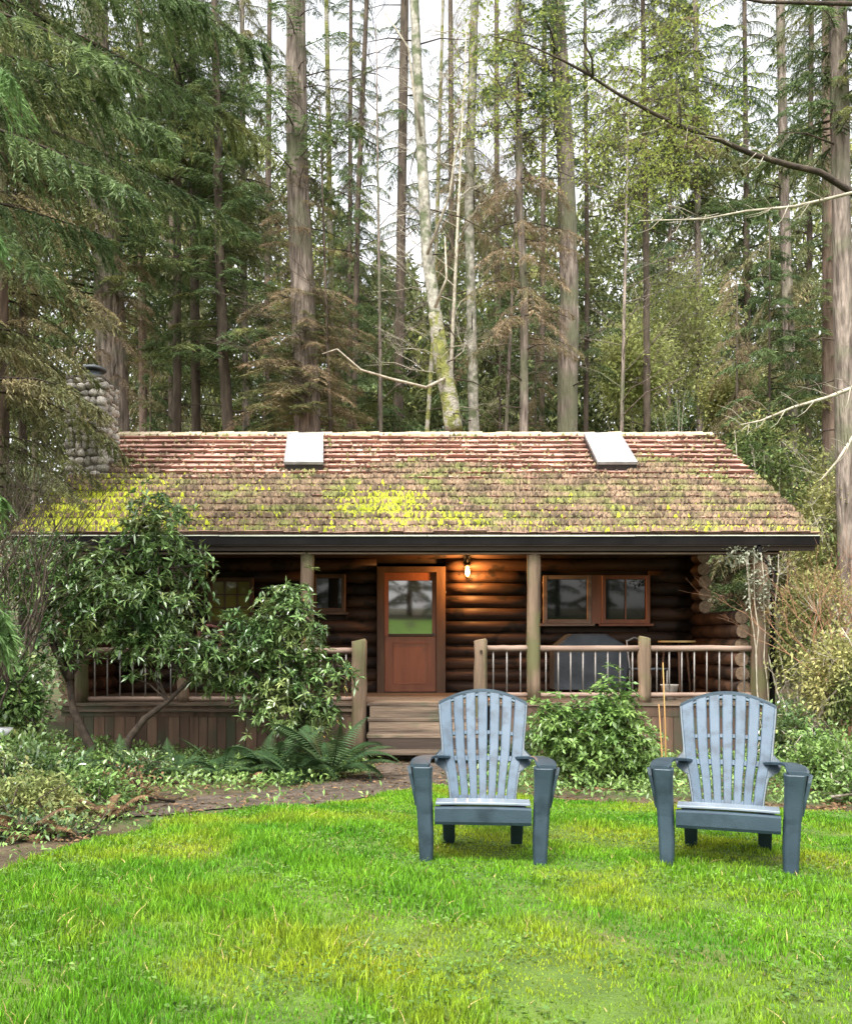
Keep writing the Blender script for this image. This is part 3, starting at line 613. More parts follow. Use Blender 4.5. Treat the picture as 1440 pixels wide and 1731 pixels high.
# ------------------------------------------------------------------ the two lawn chairs
def lerp(a, b, t): return a + (b - a) * t
def make_chair():
    t = thing('lawn_chair', '', 'chair')
    sl = M['resin']; dk = M['resin_dark']
    # front legs with flared tops (viewed from the front: x, z)
    for s in (-1, 1):
        e = MB()
        prof = [(0, .295, .345, .0), (.15, .29, .352, .0), (.30, .285, .36, .0), (.42, .29, .37, -.01), (.50, .29, .378, -.02), (.56, .285, .385, -.03)]   # z, inner, outer, y
        ring = []
        for z_, xi, xo, y_ in prof:
            xi2 = xi - .02 if z_ < .3 else xi - .01; d_ = .045 + z_ * .08
            ring += [(s * xi2, y_, z_), (s * (xi2 + .012), y_ - .014, z_), (s * (xo - .012), y_ - .014, z_), (s * xo, y_, z_), (s * xo, y_ + d_ + .03, z_), (s * xi2, y_ + d_, z_)]
        f = [(i * 6 + k, i * 6 + (k + 1) % 6, (i + 1) * 6 + (k + 1) % 6, (i + 1) * 6 + k) for i in range(5) for k in range(6)] + [tuple(range(6)), tuple(range(30, 36))]
        e.add(ring, f); link('front_leg', e.mesh('front_leg', .004), dk, t)
        # gusset wing on the outer side under the arm
        g = MB().add([(s * .372, .02, .34), (s * .374, .055, .34), (s * .40, .09, .56), (s * .415, .0, .56), (s * .405, -.01, .52), (s * .385, .0, .42)], [(0, 1, 2, 3, 4, 5)])
        g.add([(s * .36, .02, .34), (s * .36, .055, .34), (s * .385, .09, .56), (s * .39, .0, .56), (s * .388, -.01, .52), (s * .37, .0, .42)], [(0, 1, 2, 3, 4, 5)])
        g.f += [[i, (i + 1) % 6, (i + 1) % 6 + 6, i + 6] for i in range(6)]; g.m += [0] * 6; g.sm += [False] * 6
        link('arm_gusset', g.mesh('arm_gusset'), dk, t)
        # armrest: wide paddle narrowing and curving into the back
        a = MB(); top = []; N = 12
        for i in range(N + 1):
            u = i / N; y_ = lerp(-.035, .60, u)
            xc = lerp(.345, .30, sstep(.3, 1, u)) ; w = lerp(.055, .034, sstep(.15, .85, u)) * (1 if u > .05 else .85)
            xc = float(xc); w = float(w); z_ = .578 - .035 * u * u + .012 * math.sin(u * 3.14)
            if u > .75: xc -= (u - .75) * .30
            top.append((xc, y_, z_, w))
        V_ = []
        for xc, y_, z_, w in top:
            V_ += [(s * (xc - w), y_, z_ - .018), (s * (xc - w), y_, z_ - .005), (s * (xc - w + .012), y_, z_), (s * (xc + w - .012), y_, z_), (s * (xc + w), y_, z_ - .005), (s * (xc + w), y_, z_ - .018)]
        f = [(i * 6 + k, i * 6 + (k + 1) % 6, (i + 1) * 6 + (k + 1) % 6, (i + 1) * 6 + k) for i in range(N) for k in range(6)] + [tuple(range(6)), tuple(range(N * 6, N * 6 + 6))]
        a.add(V_, f); link('armrest', a.mesh('armrest'), dk, t)
        # rear leg: side rail running from the front leg back to the ground
        rl = MB(); pr = [(.03, .335, .235), (.25, .30, .20), (.50, .25, .12), (.64, .19, .0), (.72, .12, .0)]
        q = [(.05, .335), (.35, .29), (.55, .27), (.62, .20), (.70, .0), (.62, .0), (.53, .10), (.45, .19), (.05, .25)]
        n_ = len(q)
        def side(y_, z_, off):
            spl = .0 + (.30 - z_) * .10
            return (s * (.262 + off + min(0, -.02) + (0 if z_ > .2 else -.0)), y_, z_)
        vs = [side(y_, z_, 0) for y_, z_ in q] + [side(y_, z_, -.075 if z_ > .15 else -.07) for y_, z_ in q]
        rl.add(vs, [tuple(range(n_)), tuple(range(2 * n_ - 1, n_ - 1, -1))] + [(i, (i + 1) % n_, (i + 1) % n_ + n_, i + n_) for i in range(n_)])
        link('rear_leg', rl.mesh('rear_leg', .004), dk, t)
    # seat: slats across, dished, sloping back
    ap = MB(); N = 10
    for i in range(N):
        pass
    def apz(u): return .338 + .004 * (1 - (2 * u - 1) ** 2)
    vs = []
    for i in range(N + 1):
        u = i / N; x = lerp(-.262, .262, u); vs += [(x, -.012, .245), (x, -.02, .262), (x, -.02, apz(u) - .008), (x, -.008, apz(u)), (x, .025, apz(u) + .001), (x, .025, .25)]
    f = [(i * 6 + k, i * 6 + (k + 1) % 6, (i + 1) * 6 + (k + 1) % 6, (i + 1) * 6 + k) for i in range(N) for k in range(6)] + [tuple(range(6)), tuple(range(N * 6, N * 6 + 6))]
    ap.add(vs, f); link('seat_apron', ap.mesh('seat_apron'), dk, t)
    sp = [(.004, .362), (.115, .368), (.195, .352), (.275, .328), (.355, .308), (.435, .285), (.515, .262)]
    for j in range(6):
        (ya, za), (yb, zb) = sp[j], sp[j + 1]; yb -= .009; e = MB(); vs = []; NN = 8
        for i in range(NN + 1):
            u = i / NN; x = lerp(-.258, .258, u); dz = -.012 * (1 - (2 * u - 1) ** 2) * (1 if j else -.3)
            vs += [(x, ya, za + dz - .014), (x, ya, za + dz), (x, yb, zb + dz), (x, yb, zb + dz - .014)]
        f = [(i * 4 + k, i * 4 + (k + 1) % 4, (i + 1) * 4 + (k + 1) % 4, (i + 1) * 4 + k) for i in range(NN) for k in range(4)] + [(0, 1, 2, 3), tuple(range(NN * 4, NN * 4 + 4))]
        e.add(vs, f); link('seat_slat', e.mesh('seat_slat', .003), M['resin_seat'], t)
    # back: seven slats fanning out, curved from side to side; along-back coordinate w 0..1
    HB = .735
    def bp(u, w, off=0):            # u -1..1 across, w 0..1 up the back
        half = np.interp(w, [0, .12, .33, .42, .55, .8, 1], [.185, .19, .215, .235, .245, .262, .27])
        arch = 1 - .115 * u * u * (w ** 3)
        W_ = w * arch; curve = .035 * (u * u) * (1 - .3 * w)
        y_ = .47 + .36 * W_ - curve * 1.0 - off * .9 ; z_ = .245 + HB * W_ * .93 - off * -.42
        return (u * half, y_, z_)
    edges = []
    ws = 2 / 7
    for k in range(7):
        u0 = -1 + k * ws + .027; u1 = -1 + (k + 1) * ws - .027
        if k == 0: u0 = -1
        if k == 6: u1 = 1
        e = MB(); N = 14; vs = []
        for i in range(N + 1):
            w = lerp(.02, .985, i / N)
            um = (u0 + u1) / 2
            for (uu, of) in ((u0, -.012), (u0, .004), (u0 + .02, .009), (u1 - .02, .009), (u1, .004), (u1, -.012)): vs.append(bp(uu, w, of))
        f = [(i * 6 + q, i * 6 + (q + 1) % 6, (i + 1) * 6 + (q + 1) % 6, (i + 1) * 6 + q) for i in range(N) for q in range(6)] + [tuple(range(6)), tuple(range(N * 6, N * 6 + 6))]
        e.add(vs, f, 0, False); link('back_slat', e.mesh('back_slat'), sl, t)
    def band(w0, w1, o0, o1, name, ext=1.0):
        e = MB(); N = 24; vs = []
        for i in range(N + 1):
            u = lerp(-ext, ext, i / N); vs += [bp(u, w0, o0), bp(u, w0, o1), bp(u, w1, o1), bp(u, w1, o0)]
        f = [(i * 4 + q, i * 4 + (q + 1) % 4, (i + 1) * 4 + (q + 1) % 4, (i + 1) * 4 + q) for i in range(N) for q in range(4)] + [(0, 1, 2, 3), tuple(range(N * 4, N * 4 + 4))]
        e.add(vs, f); link(name, e.mesh(name), sl, t)
    band(.955, .975, -.02, .006, 'back_band'); band(.62, .65, -.022, .001, 'back_band'); band(.395, .435, -.022, .003, 'back_band'); band(.02, .11, -.022, .005, 'back_band')
    # rim behind the back, dark edge, with the shoulder that meets the arms
    for s in (-1, 1):
        e = MB(); vs = []; N = 16
        for i in range(N + 1):
            w = lerp(0, .99, i / N); x, y_, z_ = bp(s, w, 0); sh = .07 * math.exp(-((w - .40) / .055) ** 2)
            vs += [(x - s * .004, y_ - .004, z_), (x + s * (.008 + sh), y_ - .004 - sh * .3, z_), (x + s * (.014 + sh), y_ + .035, z_), (x + s * .0, y_ + .035, z_)]
        f = [(i * 4 + q, i * 4 + (q + 1) % 4, (i + 1) * 4 + (q + 1) % 4, (i + 1) * 4 + q) for i in range(N) for q in range(4)] + [(0, 1, 2, 3), tuple(range(N * 4, N * 4 + 4))]
        e.add(vs, f); link('back_rim', e.mesh('back_rim'), dk, t)
    e = MB(); vs = []; N = 24
    for i in range(N + 1):
        u = lerp(-1.03, 1.03, i / N); x, y_, z_ = bp(u, .985, 0)
        vs += [(x, y_ + .004, z_ + .001), (x, y_ + .006, z_ + .014), (x, y_ + .045, z_ + .022), (x, y_ + .045, z_ - .01)]
    f = [(i * 4 + q, i * 4 + (q + 1) % 4, (i + 1) * 4 + (q + 1) % 4, (i + 1) * 4 + q) for i in range(N) for q in range(4)] + [(0, 1, 2, 3), tuple(range(N * 4, N * 4 + 4))]
    e.add(vs, f); link('top_rim', e.mesh('top_rim'), dk, t)
    return t
ch1 = make_chair()
ch1['label'] = 'left of the two blue plastic lawn chairs, in front of the porch steps'
ch1['group'] = 'blue slatted chairs on the lawn'
kids = list(ch1.children)
ch2 = ch1.copy(); C.objects.link(ch2)
for k_ in kids: copy_to(k_, ch2)
ch2['label'] = 'right of the two blue plastic lawn chairs, turned slightly, before the bushy bank'
def put(o, px, D, rz):
    x = (px - CX) / F * D; z_ = float(gz(x, D)); a = float(gz(x - .3, D)); b_ = float(gz(x + .3, D)); o.location = (x, D, z_ - .022); o.rotation_euler = (0, 0, rz)
put(ch1, 816, 4.72, math.radians(-5)); put(ch2, 1229, 4.53, math.radians(-20))
ch1.scale = (.975,) * 3; ch2.scale = (.96,) * 3

# ------------------------------------------------------------------ foliage generators (numpy)
def rotz(V, a):
    c, s = math.cos(a), math.sin(a); M_ = np.array([[c, s, 0], [-s, c, 0], [0, 0, 1]]); return V @ M_
def unit(a): return a / (np.linalg.norm(a, axis=-1, keepdims=True) + 1e-9)
def stem_strip(pts, r0, r1):
    pts = np.asarray(pts); n = len(pts); r = np.linspace(r0, r1, n)[:, None]
    V = np.concatenate([pts + np.array([0, 1, .5]) * r, pts + np.array([0, -1, .5]) * r, pts + np.array([0, 0, -1]) * r])
    T = []
    for i in range(n - 1):
        for a, b_ in ((0, 1), (1, 2), (2, 0)):
            p, q = a * n + i, b_ * n + i; T += [(p, q, q + 1), (p, q + 1, p + 1)]
    return V, np.array(T)
def bough(rng, L, ntw, twl, nl, leaf, wid, droop, rise=.2, hang=.35):
    """a fir bough along +x; returns V, T, material index (0 needles, 1 wood)"""
    s = np.repeat(np.linspace(.12, 1, ntw), 2); side = np.tile([1., -1.], ntw); s = np.clip(s + rng.normal(0, .015, len(s)), .05, 1)
    sp = lambda q: np.stack([q * L * (1 - .08 * q), .05 * L * np.sin(q * 3 + 1) - .04 * L, L * (rise * q - droop * q * q)], -1)
    base = sp(s); ang = rng.uniform(.75, 1.15, len(s)) * side; ln = twl * (np.sin(np.clip(s, 0, 1) * 2.6 + .35) * .8 + .2) * rng.uniform(.6, 1.2, len(s))
    d = unit(np.stack([np.cos(ang), np.sin(ang), -hang * rng.uniform(.5, 1.6, len(s))], -1))
    u = np.linspace(.1, 1, nl); q = base[:, None] + d[:, None] * (ln[:, None] * u)[..., None]
    q[..., 2] -= (hang * .5 * ln[:, None] * u ** 2)
    out = []
    for sd in (1, -1):
        perp = np.stack([-d[:, 1], d[:, 0], 0 * d[:, 0]], -1) * sd
        ld_ = unit(d * .8 + perp * .6 + rng.normal(0, .28, d.shape) + np.array([0, 0, -.25]))[:, None] + rng.normal(0, .15, q.shape)
        l_ = leaf * rng.uniform(.6, 1.3, q.shape[:2])[..., None]
        wd = np.cross(unit(ld_), rng.normal(0, 1, q.shape) * .5 + np.array([0, 0, 1])); wd = unit(wd) * wid
        out.append(np.stack([q - wd, q + wd, q + ld_ * l_], 2).reshape(-1, 3))
    V = np.concatenate(out); T = np.arange(len(V)).reshape(-1, 3); mi = np.zeros(len(T), int)
    sv, st = stem_strip(sp(np.linspace(0, 1, 6)), .010 * L + .004, .003)
    T = np.concatenate([T, st + len(V)]); mi = np.concatenate([mi, np.ones(len(st), int)]); V = np.concatenate([V, sv])
    return V, T, mi
def merge(parts):
    Vs, Ts, Ms = [], [], []; n = 0
    for V, T, mi in parts: Vs.append(V); Ts.append(T + n); Ms.append(mi); n += len(V)
    return np.concatenate(Vs), np.concatenate(Ts), np.concatenate(Ms)
def crown(seed, H, Rr, nb, ntw=20, twl=.6, nl=6, leaf=.11, wid=.014, droop=.35, taper=.75, missing=0., rise=.2, hang=.35):
    rng = np.random.default_rng(seed); parts = []
    lib = [bough(rng, 1.0 * Rr, ntw, twl, nl, leaf, wid, droop * rng.uniform(.7, 1.3), rise, hang) for _ in range(6)]
    for i in range(nb):
        h = (i + rng.uniform(0, 1)) / nb
        if rng.uniform() < missing: continue
        k = (1 - h * taper) * rng.uniform(.55, 1.15); V, T, mi = lib[rng.integers(6)]
        V2 = rotz(V * np.array([k, k, k]), rng.uniform(0, 6.283)) + np.array([0, 0, h * H]); parts.append((V2, T, mi))
    return merge(parts)
CR = {}
def crown_mesh(key, mt, wood='branch', **kw):
    V, T, mi = crown(**kw); me = tri_mesh(key, V, T, mi); me.materials.append(M[mt]); me.materials.append(M[wood]); CR[key] = me; return me
crown_mesh('dense', 'fir', seed=1, H=12, Rr=3.2, nb=120, ntw=24, nl=7, leaf=.15, wid=.022)
crown_mesh('dense_alt', 'fir_mix', seed=2, H=12, Rr=3.2, nb=115, ntw=24, nl=7, leaf=.15, wid=.022, droop=.5, hang=.6)
crown_mesh('sparse', 'fir', seed=3, H=12, Rr=2.6, nb=62, missing=.15, ntw=18, twl=.55, leaf=.15, wid=.022)
crown_mesh('dead', 'fir_dead', seed=4, H=12, Rr=2.2, nb=80, ntw=20, twl=.55, leaf=.17, wid=.010, droop=.7, hang=.8, rise=.1)
crown_mesh('young_dead', 'fir_dead', seed=8, H=6, Rr=2.0, nb=90, taper=.7, ntw=20, twl=.5, leaf=.15, wid=.012, droop=.6, hang=.7)
crown_mesh('young', 'fir', seed=5, H=6, Rr=2.0, nb=110, taper=.85, ntw=20, twl=.45, leaf=.13, wid=.018)
def trunk_mesh(pts, rad, seg=14, noise=.05):
    mb = MB(); fine = []; rr = []
    for i in range(len(pts) - 1):
        for j in range(6):
            u = j / 6; fine.append(Vector(pts[i]).lerp(Vector(pts[i + 1]), u)); rr.append(rad[i] + (rad[i + 1] - rad[i]) * u)
    fine.append(Vector(pts[-1])); rr.append(rad[-1])
    mb.tube(fine, [max(.008, r * R.uniform(.96, 1.04)) for r in rr], seg, noise=noise); return mb
crown_cnt = 0
def tree(name, label, D, pts, w0, w1, bark, crowns, cat='tree', group='trees behind the cabin', stubs=0, H=None, seg=14):
    """pts in photo pixels at depth D, lowest first; w widths in pixels"""
    W_ = [P(x, y, D) for x, y in pts]
    top = W_[-1]; d = (W_[-1] - W_[-2]); Ht = H or 20
    if top.z < Ht: W_.append(top + d * ((Ht - top.z) / max(d.z, .1)))
    b0 = W_[0]; g = float(gz(b0.x, D)); W_ = [Vector((b0.x, D, g - .1))] + W_
    root = thing(name, label, cat, (b0.x, D, g), 0, group)
    zt = W_[-1].z; z0 = W_[0].z; vis = (ZC + CY / F * D) if H is None else H
    r0, r1 = w0 / F * D / 2, w1 / F * D / 2
    rad = [r0 + (r1 - r0) * min(1.15, (p.z - z0) / (vis - z0)) for p in W_]; rad[-1] = rad[-1] * .7
    trunk_mesh(W_, rad, seg).obj('trunk', M[bark], root)
    for (key, za, zb, sc) in crowns:
        me = CR[key]; hh = 6 if key == 'young' else 12
        zm = (za + zb) / 2
        xs_ = float(np.interp(zm, [p.z for p in W_], [p.x for p in W_]))
        link('crown', me, None, root, loc=(xs_ - b0.x, 0, za - g), rot=(0, 0, R.uniform(0, 6.28)), scale=(sc, sc, (zb - za) / hh))
    if stubs:
        for i in range(stubs):
            mb = MB(); z_ = R.uniform(3.5, min(zt, vis)); x_ = float(np.interp(z_, [p.z for p in W_], [p.x for p in W_])); a = R.uniform(0, 6.28); L = R.uniform(.4, 1.6)
            dv = Vector((math.cos(a), math.sin(a), R.uniform(-.3, .25)))
            mb.tube([Vector((x_, D, z_)), Vector((x_, D, z_)) + dv * L * .5 + Vector((0, 0, .03)), Vector((x_, D, z_)) + dv * L + Vector((0, 0, -.1 * L))], [.018, .012, .004], 4, cap=False)
            mb.obj('branch', M['branch'], root)
    return root
def tz(py, D): return ZC + (CY - py) / F * D
TR = tree
TR('fir_tree', 'broad grey brown fir trunk rising just right of the stone chimney', 21, [(193, 720), (186, 500), (171, 300), (160, 0)], 58, 44, 'bark', [('dense', 9, 20, .85), ('dead', 7, 14, .8)], stubs=14)
TR('fir_tree', 'thick reddish fir trunk directly above the left skylight', 20, [(520, 720), (512, 500), (503, 300), (500, 0)], 54, 32, 'bark', [('dead', 6.5, 12, .95), ('sparse', 11.5, 20, .85), ('dense_alt', 6, 9.5, .6)], stubs=20)
TR('fir_tree', 'straight slim dark trunk left of the leaning pale tree', 26, [(673, 720), (678, 400), (684, 0)], 19, 13, 'bark_dark', [('sparse', 13, 24, .55)], H=24, stubs=18)
alder = TR('alder_tree', 'pale leaning tree with mossy lower trunk above the middle of the roof', 18, [(768, 725), (745, 600), (722, 430), (712, 250), (700, 0)], 28, 15, 'bark_pale', [], stubs=16)
TR('fir_tree', 'slender grey green trunk just right of the pale leaning tree', 20, [(801, 725), (796, 500), (792, 330), (798, 150), (802, 0)], 20, 14, 'bark_pale', [('dead', 10, 19, .55)], stubs=16)
TR('fir_tree', 'thin tan trunk with drooping dead boughs left of the pink brown trunk', 19, [(885, 725), (886, 500), (878, 350), (876, 150), (876, 0)], 18, 10, 'bark', [('dead', 7.6, 15, .8), ('sparse', 12, 19, .7)], stubs=20)
TR('fir_tree', 'straight pink brown fir trunk rising left of the right skylight', 20, [(958, 725), (962, 500), (955, 250), (946, 100), (940, 0)], 40, 26, 'bark', [('sparse', 12.5, 20, .9)], stubs=16)
TR('fir_tree', 'tall grey brown fir trunk at the right edge, above the bank', 15, [(1432, 900), (1426, 600), (1420, 300), (1415, 0)], 35, 28, 'bark', [('dense', 9.5, 17, .45)], stubs=8)
TR('fir_tree', 'dark trunk close behind the fir at the right edge', 19, [(1402, 900), (1400, 400), (1398, 0)], 26, 18, 'bark_red', [('sparse', 6, 13, .6)])
TR('fir_tree', 'thin black trunk right of the right skylight against yellow green leaves', 24, [(1093, 725), (1092, 450), (1090, 300)], 13, 9, 'bark_dark', [('dense_alt', 13.5, 22, .8)], stubs=10)
TR('fir_tree', 'brown trunk in the upper right with sky on both sides', 24, [(1338, 725), (1325, 350), (1318, 0)], 22, 14, 'bark', [('dense_alt', 4, 11, .9), ('sparse', 13, 21, .7)], stubs=10)
TR('fir_tree', 'dark slim trunk right of the chimney, left of a paired trunk', 24, [(332, 720), (328, 300), (325, 100)], 18, 12, 'bark_dark', [('sparse', 8, 12, .8), ('dense', 13, 21, .8)], stubs=12)
TR('fir_tree', 'olive brown trunk rising between chimney and left skylight', 22, [(386, 725), (378, 600), (372, 430), (368, 250)], 24, 12, 'bark_dark', [('dense', 8, 17, .75)], stubs=14)
TR('fir_tree', 'thin grey trunk in the pale gap left of the thick reddish fir', 27, [(416, 700), (412, 400), (410, 100)], 13, 8, 'bark', [('dense_alt', 12, 24, .8)], H=24, stubs=8)
TR('fir_tree', 'spindly trunk in the bright sky gap right of the thick reddish fir', 25, [(598, 720), (605, 350), (620, 0)], 12, 7, 'bark_dark', [('sparse', 10, 23, .42)], H=23, stubs=30)
TR('fir_tree', 'reddish trunk showing at the left edge among boughs', 16, [(4, 720), (2, 100), (0, 0)], 26, 20, 'bark_red', [('dense_alt', 5, 16, .9)])
TR('fir_tree', 'far thin trunk under the drooping boughs right of the right skylight', 27, [(1182, 725), (1178, 300), (1175, 0)], 12, 8, 'bark', [('dense', 14, 24, .8)], H=24, stubs=8)
TR('fir_tree', 'thin brown trunk between broad fir and dark slim trunk', 26, [(243, 720), (240, 400), (236, 0)], 16, 10, 'bark_red', [('dense', 9, 23, .9)], H=24)
TR('fir_tree', 'short thin greenish trunk beside the leaning pale tree foot', 21, [(722, 725), (733, 560), (738, 400), (742, 250)], 9, 5, 'bark_moss', [('sparse', 9, 15, .3)], H=20)
TR('fir_tree', 'thin mossy trunk just right of the left skylight', 22, [(562, 725), (560, 500), (556, 250)], 12, 7, 'bark_moss', [('sparse', 7, 14, .6)], H=22, stubs=8)
TR('fir_tree', 'narrow dark trunk just right of the pink brown trunk', 23, [(990, 725), (992, 450), (990, 200)], 10, 6, 'bark_dark', [('sparse', 8, 18, .6)], stubs=8)
# mossy foot of the leaning alder
mp_ = [P(768, 730, 17.98), P(757, 660, 17.98), P(745, 600, 17.98), P(735, 530, 17.98)]
trunk_mesh(mp_, [.174, .167, .156, .138], 18, .09).obj('moss_sleeve', M['bark_moss'], alder)
# alder limbs arching left and right
mb = MB()
for pts in ([(752, 640), (720, 655), (660, 640), (610, 625), (570, 590), (545, 598)], [(712, 230), (700, 160), (690, 80), (650, 20)], [(722, 430), (760, 330), (775, 220), (790, 120)], [(735, 520), (755, 470), (752, 400)]):
    n_ = len(pts); MB().tube([P(x, y, 17.8 - .12 * i) for i, (x, y) in enumerate(pts)], [.034 - .030 * i / n_ for i in range(n_)], 6, noise=.1).obj('limb', M['branch_pale'], alder)
# slim far conifers that the photograph does not tell apart
far_labels = ['distant slim conifer behind the near boughs at the far left, left of the chimney', 'distant slim conifer between the broad fir and the dark slim trunk, right of the chimney',
    'distant slim conifer close left of the thick fir above the left skylight', 'distant slim conifer in the sky gap just right of that thick fir', 'distant slim conifer close right of the leaning pale tree',
    'distant slim conifer midway between the grey green trunk and the tan trunk', 'distant slim conifer between the tan trunk and the pink brown trunk', 'distant slim conifer right of the thin black trunk over the pale bushes',
    'distant slim conifer in the gap left of the brown upper right trunk', 'distant slim conifer left of the paired trunks at the right edge', 'distant slim conifer hidden behind the right edge fir']
for i, px in enumerate([60, 290, 450, 590, 765, 840, 915, 1130, 1265, 1365, 1460]):
    D = 30 + (i * 37 % 11); w = R.uniform(8, 13)
    key = ['dense', 'dense_alt', 'sparse', 'dense'][i % 4]
    mid = 520 < px < 960
    lo_, hi_ = (R.uniform(8, 10), R.uniform(19, 26)) if mid else (R.uniform(8, 11), R.uniform(28, 36))
    TR('fir_tree', far_labels[i], D, [(px, 725), (px + R.uniform(-6, 6), 300)], w, w * .6, 'bark_dark', [(key, lo_, hi_, R.uniform(.7, 1.0) * (.8 if mid else 1.1))], group='slim distant conifers', H=38, seg=8)
# young firs and understory behind the roof
for i, (px, D, hgt, sc, lab) in enumerate([(1245, 22, 10.0, 1.0, 'withered brown young fir beyond the right end of the ridge'), (905, 23, 9.5, .8, 'withered brown young fir low behind the roof left of the pink brown trunk'), (560, 22, 9.6, .9, 'withered brown young fir low behind the left skylight'),
        (255, 25, 9.5, 1.0, 'young fir showing over the roof between chimney and left skylight'), (640, 24, 12, 1.5, 'bushy young fir over the roof between left skylight and leaning tree'),
        (845, 24, 12.5, 1.6, 'dark bushy young fir between the thin tan trunk and leaning tree'), (1300, 21, 11, 1.5, 'broad dark young fir beyond the right end of the roof'), (450, 25, 10, 1.1, 'young fir low behind the roof left of the thick reddish fir')]):
    x = (px - CX) / F * D; g = float(gz(x, D)); t = thing('young_fir', lab, 'tree', (x, D, g), 0, 'young firs behind the cabin')
    MB().tube([(x, D, g - .1), (x, D, g + hgt)], [.08, .01], 8).obj('trunk', M['bark_dark'], t)
    link('crown', CR['young_dead' if 'withered' in lab else 'young'], None, t, loc=(0, 0, .3), rot=(0, 0, R.uniform(0, 6)), scale=(sc, sc, hgt / 6))
# firs across the lawn behind the viewpoint, mirrored in the door and window panes
for i, px_ in enumerate([-16, -12.5, -9, -6, -3, 0.5, 3.5, 7, 10.5, 14, 18]):
    y_ = -47 - (i * 5 % 7); g = float(gz(px_, y_)); t = thing('fir_tree', 'fir across the lawn behind the viewpoint, seen only in the door and window panes', 'tree', (px_, y_, g), 0, 'firs mirrored in the panes')
    MB().tube([(px_, y_, g - .1), (px_, y_, g + 15)], [.25, .1], 8).obj('trunk', M['bark_dark'], t)
    link('crown', CR['dense'], None, t, loc=(0, 0, 1), rot=(0, 0, i), scale=(1.1, 1.1, 1.3))
# leaf clouds
def leaves(cent, dirs, ln, wd, rng, fold=.25):
    """cent n,3 ; dirs n,3 ; arrays ln,wd -> two-triangle leaves"""
    n = len(cent); d = unit(dirs); up = np.array([0, 0, 1.]) + rng.normal(0, .35, (n, 3)); sd = unit(np.cross(d, up)); nn = unit(np.cross(sd, d))
    ln = np.broadcast_to(ln, (n,))[:, None]; wd = np.broadcast_to(wd, (n,))[:, None]
    a = cent; tip = cent + d * ln - np.array([0, 0, 1]) * ln * .12; mid = cent + d * ln * .5
    L_ = mid + sd * wd + nn * wd * fold; R_ = mid - sd * wd + nn * wd * fold
    V = np.stack([a, L_, tip, R_], 1).reshape(-1, 3); b0 = np.arange(n)[:, None] * 4
    return V, np.concatenate([b0 + [0, 1, 2], b0 + [0, 2, 3]])
def cloud(rng, blobs, n, shell=.55):
    """points in ellipsoids: blobs of (x,y,z,rx,ry,rz)"""
    w = np.array([b[3] * b[4] * b[5] for b in blobs]) ** .7; w /= w.sum(); k = rng.choice(len(blobs), n, p=w); B = np.array(blobs)[k]
    d = unit(rng.normal(0, 1, (n, 3))); r = (shell + (1 - shell) * rng.uniform(0, 1, n) ** .6)[:, None] * (1 + .22 * np.sin(d[:, :1] * 7 + d[:, 1:2] * 5 + d[:, 2:] * 6 + k[:, None]))
    return B[:, :3] + d * r * B[:, 3:], d
def rosettes(rng, P_, D_, per, ln, wd):
    n = len(P_); ax = unit(D_ + np.array([0, 0, .7]) + rng.normal(0, .3, (n, 3))); u = unit(np.cross(ax, [.3, .5, .81])); v_ = np.cross(ax, u)
    a = (np.arange(per) / per * 6.283)[None] + rng.uniform(0, 6.28, n)[:, None]
    dr = u[:, None] * np.cos(a)[..., None] + v_[:, None] * np.sin(a)[..., None] + ax[:, None] * rng.uniform(-.25, .6, (n, per))[..., None]
    c = np.repeat(P_[:, None], per, 1).reshape(-1, 3); return leaves(c, dr.reshape(-1, 3), ln * rng.uniform(.6, 1.2, n * per), wd * rng.uniform(.7, 1.2, n * per), rng)
def blob_px(lst, D): 
    out = []
    for (px, py, rx, ry, *dd) in lst:
        DD = D + (dd[0] if dd else 0); p = P(px, py, DD); out.append((p.x, p.y, p.z, rx / F * DD, max(.25, rx / F * DD * .8), ry / F * DD))
    return out
def shrub(name, label, cat, base, blobs, n, leafmat, stem_pts, ln=.11, wd=.018, per=8, seed=1, group=None, stemmat='branch', stem_r=.035, mode='rosette', shell=.55, twigs=60):
    rng = np.random.default_rng(seed); root = thing(name, label, cat, base, 0, group)
    p, d = cloud(rng, blobs, n, shell); p = p + rng.normal(0, .07, p.shape)
    ok = p[:, 2] > gz(p[:, 0], p[:, 1]) + .02; p, d = p[ok], d[ok]
    if mode == 'rosette': V, T = rosettes(rng, p, d, per, ln, wd)
    else:
        V, T = leaves(p, d + rng.normal(0, .8, d.shape), ln * rng.uniform(.6, 1.3, len(p)), wd * rng.uniform(.7, 1.3, len(p)), rng)
    link('foliage', tri_mesh('foliage', V, T), M[leafmat], root, True)
    for pts in stem_pts:
        k = len(pts); MB().tube(pts, [stem_r * (1 - .75 * i / max(1, k - 1)) for i in range(k)], 7, noise=.08).obj('stem', M[stemmat], root)
    mb = MB()
    mb_pts = [Vector(q) for pts in stem_pts for q in pts[1:]] or [Vector(base)]
    for i in range(twigs):
        tpt = Vector(p[rng.integers(len(p))]); a = min(mb_pts, key=lambda q: (q - tpt).length); m_ = a.lerp(tpt, .5) + Vector((R.uniform(-.08, .08), R.uniform(-.08, .08), R.uniform(-.02, .1)))
        mb.tube([a, m_, tpt], [stem_r * .3, stem_r * .2, .003], 4, cap=False)
    mb.obj('twigs', M[stemmat], root)['kind'] = 'stuff'
    return root
D = 11.4
